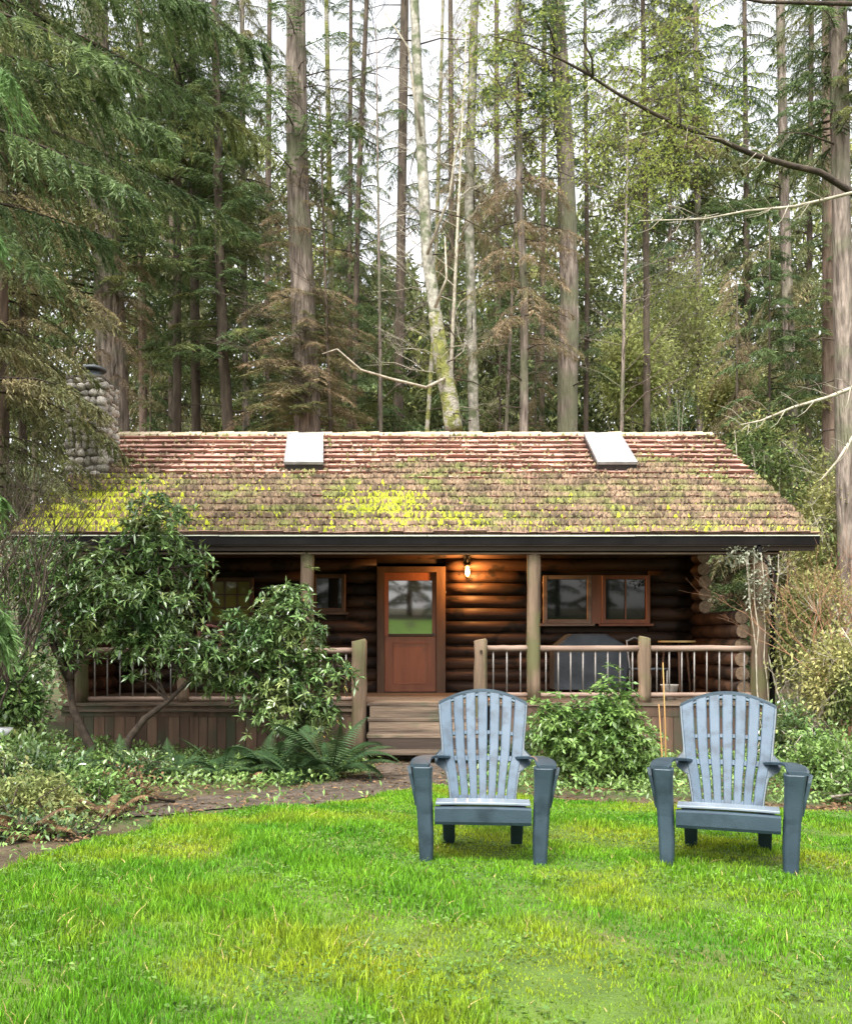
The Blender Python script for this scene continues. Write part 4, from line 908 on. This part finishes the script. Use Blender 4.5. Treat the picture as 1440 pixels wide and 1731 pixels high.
bA = blob_px([(268, 868, 48, 34), (275, 930, 58, 50), (170, 955, 70, 38), (120, 1000, 60, 45), (210, 1010, 95, 55), (290, 1020, 55, 50), (265, 1085, 60, 35), (110, 1060, 60, 40), (330, 1110, 65, 35), (375, 1130, 55, 40, .3), (240, 1110, 40, 25), (85, 935, 40, 25), (95, 1110, 35, 40), (190, 1080, 40, 25), (330, 960, 22, 20), (215, 905, 30, 18)], D)
sA = [[P(172, 1300, D), P(150, 1255, D), P(125, 1200, D), P(118, 1150, D), P(122, 1110, D - .1), P(150, 1040, D), P(190, 960, D), P(240, 890, D)],
      [P(214, 1290, D), P(218, 1250, D), P(245, 1215, D), P(285, 1185, D), P(320, 1150, D), P(345, 1115, D)],
      [P(120, 1150, D), P(90, 1090, D), P(70, 1010, D)], [P(60, 1045, D), P(120, 990, D), P(190, 935, D), P(225, 918, D)], [P(150, 1040, D), P(230, 1010, D), P(290, 960, D)]]
shrub('rhododendron', 'large rhododendron with dark bent stems in front of the left porch railing', 'shrub', (sA[0][0].x, D, -.45), bA, 1450, 'rhodo', sA, seed=11, group='rhododendrons by the porch', ln=.125, wd=.018, stem_r=.062, twigs=130)
D = 11.7
bB = blob_px([(480, 1050, 45, 55), (500, 1010, 20, 25), (440, 1090, 50, 45), (515, 1080, 38, 50), (420, 1140, 50, 40), (500, 1150, 55, 45), (560, 1145, 38, 30), (470, 1200, 55, 35), (540, 1210, 35, 25), (400, 1055, 25, 18)], D)
sB = [[P(505, 1300, D), P(500, 1240, D), P(490, 1170, D), P(480, 1100, D), P(490, 1040, D)], [P(500, 1240, D), P(540, 1180, D), P(565, 1140, D)], [P(490, 1190, D), P(440, 1150, D), P(410, 1110, D), P(385, 1060, D)]]
shrub('rhododendron', 'rhododendron growing left of the porch steps, in front of the second post', 'shrub', (sB[0][0].x, D, -.5), bB, 950, 'rhodo', sB, seed=12, group='rhododendrons by the porch', ln=.12, wd=.018, stem_r=.04, twigs=100)
D = 8.9
bC = blob_px([(1000, 1230, 55, 50), (1040, 1195, 35, 38), (950, 1250, 45, 45), (1060, 1260, 45, 50), (990, 1300, 60, 45), (930, 1215, 28, 28), (1085, 1300, 30, 35), (1030, 1330, 40, 25)], D)
sC = [[P(1020, 1365, D), P(1015, 1300, D), P(1000, 1240, D)], [P(1020, 1365, D), P(1060, 1300, D), P(1055, 1240, D)], [P(1015, 1360, D), P(970, 1300, D), P(945, 1250, D)]]
shrub('evergreen_shrub', 'light green rounded shrub between the two lawn chairs', 'shrub', (sC[0][0].x, D, -.3), bC, 1500, 'shrub', sC, seed=13, ln=.075, wd=.017, per=7, stem_r=.02, twigs=80)

# ------------------------------------------------------------------ ferns
def frond_mesh(seed, L=.8, arch=.5, mt='fern'):
    rng = np.random.default_rng(seed); n = 26; s = np.linspace(.06, 1, n); ang0 = rng.uniform(1.1, 1.35)
    xs = L * s * (1 - .25 * arch * s); zs = L * (math.sin(ang0) * s * .85 - arch * s ** 2.0); c = np.stack([xs * .8, .04 * L * np.sin(s * 3), zs], -1)
    Vs = []; Ts = []; b = 0
    lw = L * .14 * np.sin(np.clip(s * 2.9 + .35, 0, 3.1)) + .008
    for sd in (1, -1):
        tip = c + np.stack([lw * .3, sd * lw, -lw * .25], -1); w = L / n * .42
        for i in range(n):
            Vs += [c[i] - [w, 0, w * .3], c[i] + [w, 0, w * .1], tip[i]]; Ts.append((b, b + 1, b + 2)); b += 3
    sv, st = stem_strip(c, .005, .002); T = np.concatenate([np.array(Ts), st + b]); V = np.concatenate([np.array(Vs), sv])
    me = tri_mesh('frond', V, T); me.materials.append(M[mt]); return me
FR = [frond_mesh(i, .85, .35 + .12 * i) for i in range(5)]
FD = [frond_mesh(20 + i, .7, .55 + .1 * i, 'bracken') for i in range(3)]
def fern(label, px, py, size, n=16, lib=FR, D=None, name='sword_fern', group='sword ferns beside the porch', cat='fern'):
    if D is None: x, D_ = ground_at(px, py)
    else: D_ = D; x = (px - CX) / F * D
    t = thing(name, label, cat, (x, D_, float(gz(x, D_))), R.uniform(0, 6), group)
    for i in range(n):
        link('frond', lib[R.randrange(len(lib))], None, t, loc=(R.uniform(-.03, .03), R.uniform(-.03, .03), 0), rot=(R.uniform(-.15, .15), R.uniform(-.35, .3), i * 6.283 / n + R.uniform(-.2, .2)), scale=[size * R.uniform(.75, 1.15)] * 3)
    return t
fern('large dark fern spilling at the foot of the left newel post', 555, 1312, 1.4, 24)
fern('fern in front of the skirting, left of the newel post', 500, 1318, 1.05, 18)
fern('dark fern below the bent rhododendron stems', 228, 1325, .85, 16)
fern('fern between the rhododendron foot and the skirting boards', 300, 1312, .75, 14)
fern('fern at the far left under the dark shrub', 130, 1318, .8, 14)
fern('fern behind the light green shrub beside the porch post', 955, 1240, 1.35, 16, D=12.4)
fern('fern right of the left chair by the right newel post', 850, 1240, 1.25, 12, D=12.5)
fern('fern low in the bank right of the right chair', 1400, 1330, .8, 14)
fern('pale fern at the right edge below the brambles', 1438, 1290, .8, 14)
fern('small fern at the right corner of the porch', 1330, 1300, .75, 12)
fern('dark arching fern under the rhododendron left of the steps', 455, 1316, 1.2, 18)
fern('dark fern in the shade in front of the skirting boards', 375, 1318, .95, 16)
fern('dead brown bracken clump at the left edge of the lawn', 40, 1420, .75, 16, FD, name='bracken', group='dead bracken in the left bed', cat='bracken')
fern('orange brown bracken clump nearest the path on the left', 185, 1385, .6, 14, FD, name='bracken', group='dead bracken in the left bed', cat='bracken')
fern('brown bracken clump behind the others on the left', 95, 1365, .7, 14, FD, name='bracken', group='dead bracken in the left bed', cat='bracken')
fern('small rusty bracken tuft under the skirting near the large fern', 420, 1330, .45, 10, FD, name='bracken', group='dead bracken in the left bed', cat='bracken')

# ------------------------------------------------------------------ banks of shrubs right and left
def bshrub(label, px, py, D, rx, ry, n, mt, seed, ln=.07, wd=.016, group='bushes on the right bank', shell=.3, name='bramble_bush', tw=40, stemmat='branch_pale', extra=()):
    bl = blob_px([(px, py, rx, ry)] + [(px + a, py + b_, c, d) for a, b_, c, d in extra], D); x = (px - CX) / F * D; g = float(gz(x, D))
    st = [[Vector((x, D, g - .05)), Vector((x + R.uniform(-.2, .2), D, (g + bl[0][2]) / 2)), Vector((bl[0][0], D, bl[0][2]))]]
    for k in range(4): st.append([Vector((x, D, g - .05)), Vector((x + R.uniform(-.5, .5), D - .1, (g + bl[0][2]) / 2)), Vector((x + R.uniform(-1, 1) * bl[0][3], D + R.uniform(-.3, .3), bl[0][2] + bl[0][5] * R.uniform(0, .9)))])
    return shrub(name, label, 'bush', (x, D, g), bl, n, mt, st, ln, wd, mode='leaf', seed=seed, group=group, stemmat=stemmat, stem_r=.022, shell=shell, twigs=tw)
bshrub('tall yellow green bush right of the porch corner', 1350, 1080, 13.0, 55, 100, 5500, 'bank', 31, extra=[(40, -60, 50, 60)], tw=110)
bshrub('bramble bush at the right edge above the fern', 1420, 1150, 11.0, 65, 80, 4500, 'bank', 32, tw=90)
bshrub('dark twiggy bush at the foot of the right porch corner', 1335, 1245, 11.0, 50, 50, 2500, 'rhodo', 33, tw=120)
bshrub('low green bush right of the right chair', 1395, 1290, 8.6, 60, 45, 3200, 'shrub', 34, tw=50, ln=.06)
bshrub('low leafy bush at the right edge of the lawn', 1470, 1330, 7.6, 60, 50, 2500, 'shrub', 35, tw=50, ln=.06)
bshrub('yellowish bush beyond the roof end on the right', 1290, 760, 17.5, 60, 70, 5500, 'bank', 36, ln=.09, wd=.022, extra=[(60, 60, 60, 70), (100, 150, 60, 80)], tw=60)
bshrub('tall loose bush under the right edge fir', 1420, 880, 15.5, 70, 110, 5000, 'bank', 37, ln=.09, wd=.02, extra=[(-40, 70, 50, 60)], tw=120)
gl = 'bushes in the left bed'
bshrub('dark evergreen bush at the left edge beside the white dish', 25, 1190, 9.8, 50, 80, 4200, 'rhodo', 41, ln=.08, wd=.02, group=gl, tw=60, stemmat='branch')
bshrub('low bush in the left bed in front of the dark evergreen', 25, 1300, 8.0, 60, 45, 3000, 'shrub', 42, ln=.06, group=gl, tw=40, stemmat='branch')
bshrub('low mixed green bush between bracken and the fern', 90, 1315, 8.6, 45, 30, 2000, 'rhodo', 43, ln=.07, group=gl, tw=40, stemmat='branch')
bshrub('low grey green bush at the left edge of the lawn', 20, 1430, 5.6, 60, 30, 2200, 'fern', 44, ln=.05, wd=.011, group=gl, tw=30, stemmat='branch')
bshrub('tangled brown green bush under the left eave', 60, 975, 12.2, 70, 70, 4200, 'rhodo', 45, ln=.07, group=gl, tw=160)
for px_, py_, D_, rx_, ry_, n_, mt_, sd_, lab_ in ((50, 1375, 6.4, 80, 52, 4200, 'bank', 46, 'olive brown leafy mound in the left bed beside the lawn'), (150, 1350, 7.0, 70, 38, 3200, 'shrub', 47, 'low green mound at the near end of the dirt path'),
        (20, 1330, 7.0, 75, 60, 4500, 'rhodo', 48, 'dark green mound behind the olive brown one in the left bed'), (205, 1345, 7.6, 45, 24, 1800, 'bracken', 49, 'low rusty mound where the path meets the left bed'), (100, 1430, 5.7, 60, 24, 2000, 'rhodo', 50, 'low dark mound on the lawn edge at lower left'),
        (230, 1310, 9.2, 60, 26, 1800, 'rhodo', 54, 'low dark planting under the bent rhododendron stems')):
    bshrub(lab_, px_, py_, D_, rx_, ry_, n_, mt_, sd_, ln=.055, wd=.012, group=gl, tw=40, stemmat='branch', shell=.4)
# leafy bushes deep behind the roof on the right, brightened by leaf colour
gd = 'pale leafy bushes behind the right end of the roof'
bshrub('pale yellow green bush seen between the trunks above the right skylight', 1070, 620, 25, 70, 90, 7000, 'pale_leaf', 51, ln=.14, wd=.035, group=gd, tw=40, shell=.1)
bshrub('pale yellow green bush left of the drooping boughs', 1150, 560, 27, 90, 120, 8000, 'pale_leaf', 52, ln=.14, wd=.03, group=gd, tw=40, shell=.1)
bshrub('pale bush just beyond the right end of the ridge', 1235, 680, 23, 60, 60, 5000, 'bank', 53, ln=.12, wd=.03, group=gd, tw=40, shell=.1)

# ------------------------------------------------------------------ distant wood: one mass
rng = np.random.default_rng(77); n = 300000
dd = rng.uniform(38, 62, n); px = rng.uniform(-150, 1600, n)
ytop = 250 + 60 * np.sin(px / 47.) + 45 * np.sin(px / 19. + 1) + 25 * np.sin(px / 8.) + 170 * np.exp(-((px - 680) / 170.) ** 2) - 190 * np.exp(-((px - 100) / 260.) ** 2) - 100 * np.exp(-((px - 1180) / 150.) ** 2)
plo = np.where((px < 220) | (px > 1120), 1000, 790); py = plo - (plo - ytop) * rng.uniform(0, 1, n) ** 1.25
x = (px - CX) / F * dd; zz = ZC + (CY - py) / F * dd
cl = unit(rng.normal(0, 1, (n, 3))); c = np.stack([x, dd, zz], -1)
gate = np.sin(x * 1.9 + 2 * np.sin(zz * 1.3)) + np.sin(zz * 2.3 + x * .7) + np.sin(dd * .9 + x) > -1.9 + ((730 - py) / 480) * 2.6
c, cl = c[gate], cl[gate]
V, T = leaves(c, cl + np.array([0, 0, -.3]), .42 * rng.uniform(.5, 1.4, len(c)), .075, rng)
# the lower trunks and ground of that wood
props(link('distant_wood', tri_mesh('distant_wood', V, T), M['far']), 'far mass of pale green woodland behind all the trunks', 'woodland', kind='stuff')

# ------------------------------------------------------------------ near trees whose trunks stand outside the frame
def near_tree(name, label, base, rad, H, bark, group='near trees framing the view'):
    x, y = base; g = float(gz(x, y)); t = thing(name, label, 'tree', (x, y, g), 0, group)
    trunk_mesh([(x, y, g - .1), (x + .05, y, g + H * .5), (x, y, g + H)], [rad, rad * .75, rad * .35], 14).obj('trunk', M[bark], t); return t
def big_boughs(root, specs, mt, name='bough', **kw):
    """specs: (px0,py0,px1,py1,D0,D1,scale of twigs)"""
    for i, (a, b_, c_, d_, D0, D1, tw) in enumerate(specs):
        p0, p1 = P(a, b_, D0), P(c_, d_, D1); v_ = p1 - p0; L = math.hypot(v_.x, v_.y); rng = np.random.default_rng(900 + i + int(a))
        droop = kw.get('droop', .12); rise = v_.z / L + droop
        V, T, mi = bough(rng, L, int(24 * L), tw * 1.15, 14, kw.get('leaf', .085), kw.get('wid', .009), droop, rise, kw.get('hang', .7))
        V = rotz(V, math.atan2(v_.y, v_.x)) + np.array(p0)
        me = tri_mesh(name, V, T, mi); me.materials.append(M[mt]); me.materials.append(M['branch']); link(name, me, None, root, True)
nf = near_tree('fir_tree', 'near fir outside the left edge whose dark boughs sweep across the upper left', (-6.0, 9.6), .3, 15, 'bark_red')
big_boughs(nf, [(-180, -40, 270, 140, 9.4, 9.0, .5), (-180, 60, 240, 165, 9.5, 9.2, .5), (-200, 60, 340, 250, 9.6, 9.9, .55), (-180, 160, 290, 345, 9.4, 9.2, .5), (-200, 240, 130, 470, 9.5, 8.6, .5),
                (-180, 300, 220, 420, 9.6, 10.2, .55), (-150, -120, 380, 40, 9.6, 10.6, .6), (-150, -200, 480, 120, 9.6, 11.2, .6), (-150, -80, 460, 260, 9.6, 11.6, .6),
                (-150, 120, 420, 400, 9.6, 12.2, .55)], 'fir')
big_boughs(nf, [(-180, 880, 75, 1040, 8.0, 6.4, .38), (-150, 930, 60, 1075, 7.8, 6.3, .34), (-120, 60, 60, 130, 8.4, 7.4, .4), (-120, 340, 30, 390, 8.6, 7.6, .3), (-120, 780, 30, 840, 8.4, 7.8, .3)], 'fir_bright', 'fresh_bough', hang=1.2, leaf=.075)
# firs behind the chimney giving the dense upper left
for i, (px, D, z0, z1, sc, lab) in enumerate([(40, 16.5, 9.5, 17, .8, 'dense fir left of the chimney'), (300, 23, 13.0, 22, .8, 'fir crown spreading high between the two thick trunks'), (-20, 13, 2.0, 13, .8, 'dark dense fir at the left edge behind the bare shrub')]):
    t = TR('fir_tree', lab, D, [(px, 720), (px, 200)], 16, 10, 'bark_dark', [('dense_alt' if i != 1 else 'dense', z0, z1, sc)], H=z1 + 1)
# right: maple branch in the foreground
mpl = near_tree('maple_tree', 'near maple outside the right edge with a long bare dark branch reaching in', (5.2, 7.0), .2, 9, 'branch_pale')
def polytube(mb, pts, D0, D1, r0, r1, seg=7):
    n_ = len(pts); mb.tube([P(x, y, lerp(D0, D1, i / (n_ - 1))) + Vector((0, 0, R.uniform(-.008, .008))) for i, (x, y) in enumerate(pts)], [lerp(r0, r1, i / (n_ - 1)) for i in range(n_)], seg)
def limb(pts, D0, D1, r0, r1, m_, seg=7):
    mb = MB(); polytube(mb, pts, D0, D1, r0, r1, seg); return mb.obj('limb', M[m_], mpl)
limb([(1790, 470), (1600, 400), (1440, 325), (1385, 292), (1330, 280), (1270, 262), (1215, 235), (1150, 215), (1100, 190), (1045, 160), (1000, 130), (985, 105)], 7.0, 6.2, .030, .007, 'branch')
limb([(1002, 132), (1000, 100), (985, 70), (990, 30)], 6.2, 6.0, .010, .004, 'branch', 5); limb([(1150, 215), (1148, 170), (1140, 130)], 6.4, 6.4, .009, .003, 'branch', 5)
limb([(1000, 130), (950, 100), (890, 75), (830, 60)], 6.2, 6.0, .010, .003, 'branch', 5)
limb([(1790, 500), (1600, 400), (1440, 325), (1405, 335), (1340, 350), (1260, 358), (1190, 372), (1080, 372)], 6.9, 6.3, .018, .004, 'branch_pale')
limb([(1790, 650), (1600, 640), (1440, 655), (1400, 672), (1340, 690), (1285, 712), (1250, 720)], 7.0, 6.4, .024, .004, 'branch_pale'); limb([(1790, 640), (1600, 640), (1470, 700), (1440, 740), (1415, 780), (1385, 812)], 7.0, 6.4, .024, .005, 'branch_pale')
limb([(1790, 60), (1600, 10), (1440, 8), (1360, 6), (1290, 4), (1260, -2)], 7.0, 6.6, .024, .008, 'branch')
mb = MB()
segs_ = [((1440, 655), (1340, 690)), ((1340, 690), (1250, 720)), ((1260, 358), (1080, 372)), ((1405, 335), (1260, 358)), ((1440, 740), (1385, 812)), ((1330, 280), (1100, 190)), ((1100, 190), (1000, 130))]
for i in range(70):
    (ax_, ay_), (bx_, by_) = segs_[i % 7]; u = R.random(); a = (lerp(ax_, bx_, u), lerp(ay_, by_, u)); dx, dy = R.uniform(-60, 0), R.choice([-1, 1]) * R.uniform(8, 38)
    polytube(mb, [a, (a[0] + dx * .5, a[1] + dy * .7), (a[0] + dx, a[1] + dy)], 6.5, 6.4, .0035, .001, 4)
mb.obj('twigs', M['branch_pale'], mpl)['kind'] = 'stuff'
rng = np.random.default_rng(5); bl = blob_px([(1060, 110, 70, 45), (980, 90, 50, 30), (1160, 130, 70, 45), (1230, 170, 50, 30), (900, 50, 60, 25), (1140, 230, 60, 30), (1150, 20, 80, 30), (820, 40, 60, 30)], 6.4)
p, d = cloud(rng, bl, 7000, .02); p[:, 1] += rng.uniform(-.3, 1.5, len(p)); p += rng.normal(0, .06, p.shape); V, T = leaves(p, d + rng.normal(0, .8, d.shape), .032 * rng.uniform(.5, 1.3, len(p)), .008, rng)
link('young_leaves', tri_mesh('young_leaves', V, T), M['leaf_yel'], mpl, True)
mb = MB()
for i in range(70):
    a = Vector(p[rng.integers(len(p))]); b_ = Vector(p[rng.integers(len(p))])
    if (a - b_).length < .9: mb.tube([a, (a + b_) / 2 + Vector((0, 0, .04)), b_], [.004, .003, .002], 4, cap=False)
mb.obj('twigs', M['branch'], mpl)['kind'] = 'stuff'
# bare twiggy shrub at the left
def bare(label, px, py, D, Hh, spread, seed, n0=9, group='bare shrubs at the left'):
    r_ = random.Random(seed); x = (px - CX) / F * D; g = float(gz(x, D)); t = thing('bare_shrub', label, 'shrub', (x, D, g), 0, group); mb = MB()
    def grow(p, d, L, r, lev):
        q = p + d * L * .5 + Vector((r_.uniform(-.1, .1), r_.uniform(-.1, .1), r_.uniform(-.05, .1))) * L; e_ = p + d * L; mb.tube([p, q, e_], [r * .75, r * .6, r * .42], 5 if lev < 2 else 4, cap=False)
        if lev >= 5: return
        for k in range(2 if lev else 3):
            dd_ = (d + Vector((r_.uniform(-.7, .7), r_.uniform(-.5, .5), r_.uniform(-.25, .45)))).normalized(); grow(e_, dd_, L * r_.uniform(.62, .88), r * .6, lev + 1)
    for k in range(n0):
        a = r_.uniform(-1, 1) * spread; grow(Vector((x + a * .3, D + r_.uniform(-.3, .3), g)), Vector((a, r_.uniform(-.3, .3), 1)).normalized(), Hh * .3, .028, 0)
    mb.obj('stems', M['cane' if 'reddish' in label else 'branch'], t)['kind'] = 'stuff'; return t
bare('bare twiggy shrub left of the chimney, reaching up past it', -20, 900, 10.0, 3.9, .35, 3)
bare('bare arching shrub in front of the left roof corner', -60, 900, 9.0, 3.0, .5, 8)
# twig tangle on the right bank
# leafless saplings in the pale gap of the wood
def sapling(label, px, D, Hh, seed, mt='branch_pale'):
    r_ = random.Random(seed); x = (px - CX) / F * D; g = float(gz(x, D)); t = thing('bare_sapling', label, 'tree', (x, D, g), 0, 'leafless saplings behind the cabin'); mb = MB()
    lean = r_.uniform(-.05, .05); MB().tube([(x, D, g - .1), (x + lean * Hh * .5, D, g + Hh * .5), (x + lean * Hh, D, g + Hh)], [.07, .045, .01], 7).obj('trunk', M[mt], t)
    def grow(p, d, L, r, lev):
        q = p + d * L * .5 + Vector((r_.uniform(-.1, .1), 0, r_.uniform(0, .1))) * L; e_ = p + d * L; mb.tube([p, q, e_], [r, r * .8, r * .5], 4 if lev < 2 else 3, cap=False)
        if lev >= 4: return
        for k in range(3 if lev < 3 else 2): grow(p.lerp(e_, r_.uniform(.45, 1)), (d + Vector((r_.uniform(-.8, .8), r_.uniform(-.5, .5), r_.uniform(-.35, .5)))).normalized(), L * r_.uniform(.5, .75), r * .6, lev + 1)
    for k in range(26):
        z_ = g + Hh * (.45 + .55 * k / 26); a = r_.uniform(0, 6.28); grow(Vector((x + lean * (z_ - g), D, z_)), Vector((math.cos(a), math.sin(a), r_.uniform(.1, .9))).normalized(), r_.uniform(.8, 1.5) * (1.2 - .6 * k / 26), .013, 0)
    mb.obj('twigs', M[mt], t)['kind'] = 'stuff'; return t
sapling('leafless sapling in the bright gap between thick reddish fir and slim dark trunk', 575, 20, 14, 21, 'bark_dark'); sapling('leafless sapling reaching up behind the leaning pale tree', 735, 19, 15, 22)
sapling('leafless sapling left of the pink brown trunk', 835, 21, 16, 23, 'bark'); sapling('leafless sapling high in the gap right of the pink brown trunk', 1040, 20, 15, 24, 'bark'); sapling('leafless sapling beside the slim dark trunk', 650, 22, 17, 25, 'bark')
bare('tangle of bare reddish canes right of the porch corner', 1440, 1000, 12.0, 2.7, .3, 5, 9, 'bare canes on the right bank')

# ------------------------------------------------------------------ small things
iv = thing('climbing_ivy', 'pale leaved climber hanging at the right porch corner post', 'climber', (5.1, DP - .18, -.5))
rng = np.random.default_rng(4); bl = blob_px([(1258, 935, 38, 14), (1275, 965, 12, 40), (1285, 1010, 10, 35), (1265, 990, 6, 35), (1240, 945, 22, 10), (1298, 985, 5, 60)], DP - .2)
p, d = cloud(rng, bl, 420, .1); p[:, 1] = DP - .2 + rng.uniform(-.1, .05, len(p)); V, T = leaves(p, d + rng.normal(0, .8, d.shape), .07 * rng.uniform(.6, 1.2, len(p)), .02, rng)
link('foliage', tri_mesh('foliage', V, T), M['ivy'], iv, True)
for px0, px1 in ((1284, 1275), (1299, 1287), (1290, 1262)):
    mb = MB().tube([P(lerp(px0, px1, t_) + R.uniform(-3, 3), lerp(1290, 930, t_), DP - .19) for t_ in [i / 8 for i in range(9)]], .009, 5); mb.obj('stem', M['branch_pale'], iv)
for (a, b_, c_, d_, lab) in ((1121, 1290, 1113, 1190, 'left of two thin orange canes standing in the shrub'), (1126, 1295, 1120, 1120, 'taller of two thin orange canes standing in the shrub')):
    p0 = P(a, b_, 8.3); p1 = P(c_, d_, 8.3); p0.z = float(gz(p0.x, 8.3)) - .05
    t = MB().tube([p0, p0.lerp(p1, .5) + Vector((.006, 0, 0)), p1], [.008, .007, .005], 7).obj('garden_cane', M['stake']); props(t, lab, 'cane', 'garden canes')
bd = P(-8, 1238, 7.4); bb = thing('bird_bath', 'white shallow dish on a post at the left edge of the garden', 'bird bath', (bd.x, 7.4, float(gz(bd.x, 7.4))))
MB().tube([bd + Vector((0, 0, q)) for q in (-.05, -.02, .03, .034, .01)], [.05, .10, .14, .135, .07], 20).obj('dish', M['white'], bb)
MB().tube([(bd.x, 7.4, float(gz(bd.x, 7.4)) - .05), (bd.x, 7.4, bd.z - .05)], .03, 10).obj('post', M['blackmetal'], bb)

# ------------------------------------------------------------------ grass, clover, ground cover (stuff)
rng = np.random.default_rng(12)
def in_view(x, y, m=.25): return (x > -(CX / F) * y - m) & (x < ((1440 - CX) / F) * y + m)
def blades(n, ya, yb, hmin, hmax, wid, name, mt, dens=None, lean=.45, lawn=True, xr=(-6, 6), fringe=0):
    x = rng.uniform(xr[0], xr[1], n); y = ya + (yb - ya) * rng.uniform(0, 1, n) ** 1.25
    ok = in_view(x, y)
    if lawn: ok &= y < lawn_far(x) - .03 + fringe * rng.uniform(-1, 1, n)
    x, y = x[ok], y[ok]
    if dens is not None: k = rng.uniform(0, 1, len(x)) < dens(x, y); x, y = x[k], y[k]
    n = len(x); h = rng.uniform(hmin, hmax, n) * (.75 + .5 * vnoise(x * 1.3, y * 1.3, 4) + .22 * np.sin(x * 7 + y * 5)).clip(.4, 1.5)
    h *= np.where(x < .3, 1.15, .8) * (1 + .35 * np.sin(x * 17 + 3 * np.sin(y * 13)) * np.sin(y * 19 + x * 3)); a = rng.uniform(0, 6.283, n); ln = lean * h * rng.uniform(.2, 1.3, n); b_ = rng.uniform(0, 6.283, n)
    w = wid * (.6 + y / 5) * rng.uniform(.6, 1.3, n); g = gz(x, y) + .008
    bx, by = np.cos(a) * w, np.sin(a) * w; lx, ly = np.cos(b_) * ln, np.sin(b_) * ln
    V = np.stack([np.stack([x - bx, y - by, g], -1), np.stack([x + bx, y + by, g], -1), np.stack([x - bx * .7 + lx * .35, y - by * .7 + ly * .35, g + h * .6], -1), np.stack([x + bx * .7 + lx * .35, y + by * .7 + ly * .35, g + h * .6], -1), np.stack([x + lx, y + ly, g + h], -1)], 1)
    b0 = np.arange(n)[:, None] * 5; T = np.concatenate([b0 + [0, 1, 3], b0 + [0, 3, 2], b0 + [2, 3, 4]])
    return V.reshape(-1, 3), T
V1, T1 = blades(600000, 2.3, 9.0, .026, .056, .0022, 'grass', 'grass', fringe=.06)
props(link('grass', tri_mesh('grass', V1, T1), M['grass']), 'bright green uneven grass of the lawn in the foreground', 'grass', kind='stuff')
V1, T1 = blades(11000, 2.3, 9.0, .02, .055, .0022, 'x', 'straw', lean=1.8)
props(link('dry_grass', tri_mesh('dry_grass', V1, T1), M['straw']), 'scattered dry straw coloured stems among the lawn grass', 'dry grass', kind='stuff')
# clover and weeds in patches
n = 42000; x = rng.uniform(-3, 4.5, n); y = 2.3 + 5 * rng.uniform(0, 1, n) ** 1.2
k = in_view(x, y) & (y < lawn_far(x) - .05) & (vnoise(x * 2.1, y * 2.3, 8) + .25 * np.sin(x * 11) * np.sin(y * 9) > .12); x, y = x[k], y[k]
c = np.stack([x, y, gz(x, y) + rng.uniform(.012, .05, len(x))], -1); d = np.stack([rng.normal(0, 1, len(x)), rng.normal(0, 1, len(x)), rng.uniform(-.1, .4, len(x))], -1)
V, T = leaves(c, d, .020 * rng.uniform(.6, 1.4, len(x)), .007, rng)
props(link('clover', tri_mesh('clover', V, T), M['grey_leaf']), 'low patches of clover and small weeds in the lawn', 'clover', kind='stuff')
# low green ground cover between skirting and path, and leaf litter around
n = 48000; x = rng.uniform(-6, 6.5, n); y = rng.uniform(4, 13, n); xx = np.interp(y, [5.3, 7, 8.6, 9.8, 12.2], [-3.6, -1.9, -.5, .1, .35])
k = in_view(x, y) & (y > lawn_far(x)) & ((x < xx - .62) | (x > xx + .7)) & (y < DP - .1)
gcov = k & (vnoise(x * 1.8, y * 1.8, 6) > -.25); x1, y1 = x[gcov], y[gcov]
c = np.stack([x1, y1, gz(x1, y1) + rng.uniform(.01, .14, len(x1))], -1); d = rng.normal(0, 1, (len(x1), 3)) + [0, 0, .6]
V, T = leaves(c, d, np.clip(.0075 * y1, .03, .08) * rng.uniform(.6, 1.4, len(x1)), np.clip(.0016 * y1, .007, .016), rng)
props(link('ground_cover', tri_mesh('ground_cover', V, T), M['shrub']), 'low green leafy ground cover in the beds around the path', 'ground cover', kind='stuff')
onp = (x > xx - .62) & (x < xx + .7); lit = ~gcov & (~onp | (rng.uniform(0, 1, len(x)) < .22)) & in_view(x, y) & (y > lawn_far(x) - .1); x1, y1 = x[lit], y[lit]
c = np.stack([x1, y1, gz(x1, y1) + rng.uniform(.012, .03, len(x1))], -1); d = rng.normal(0, 1, (len(x1), 3)) * [1, 1, .2]
V, T = leaves(c, d, .045 * rng.uniform(.5, 1.4, len(x1)), .012, rng)
props(link('leaf_litter', tri_mesh('leaf_litter', V, T), M['bracken']), 'fallen brown leaves over the beds and path edges', 'leaf litter', kind='stuff')
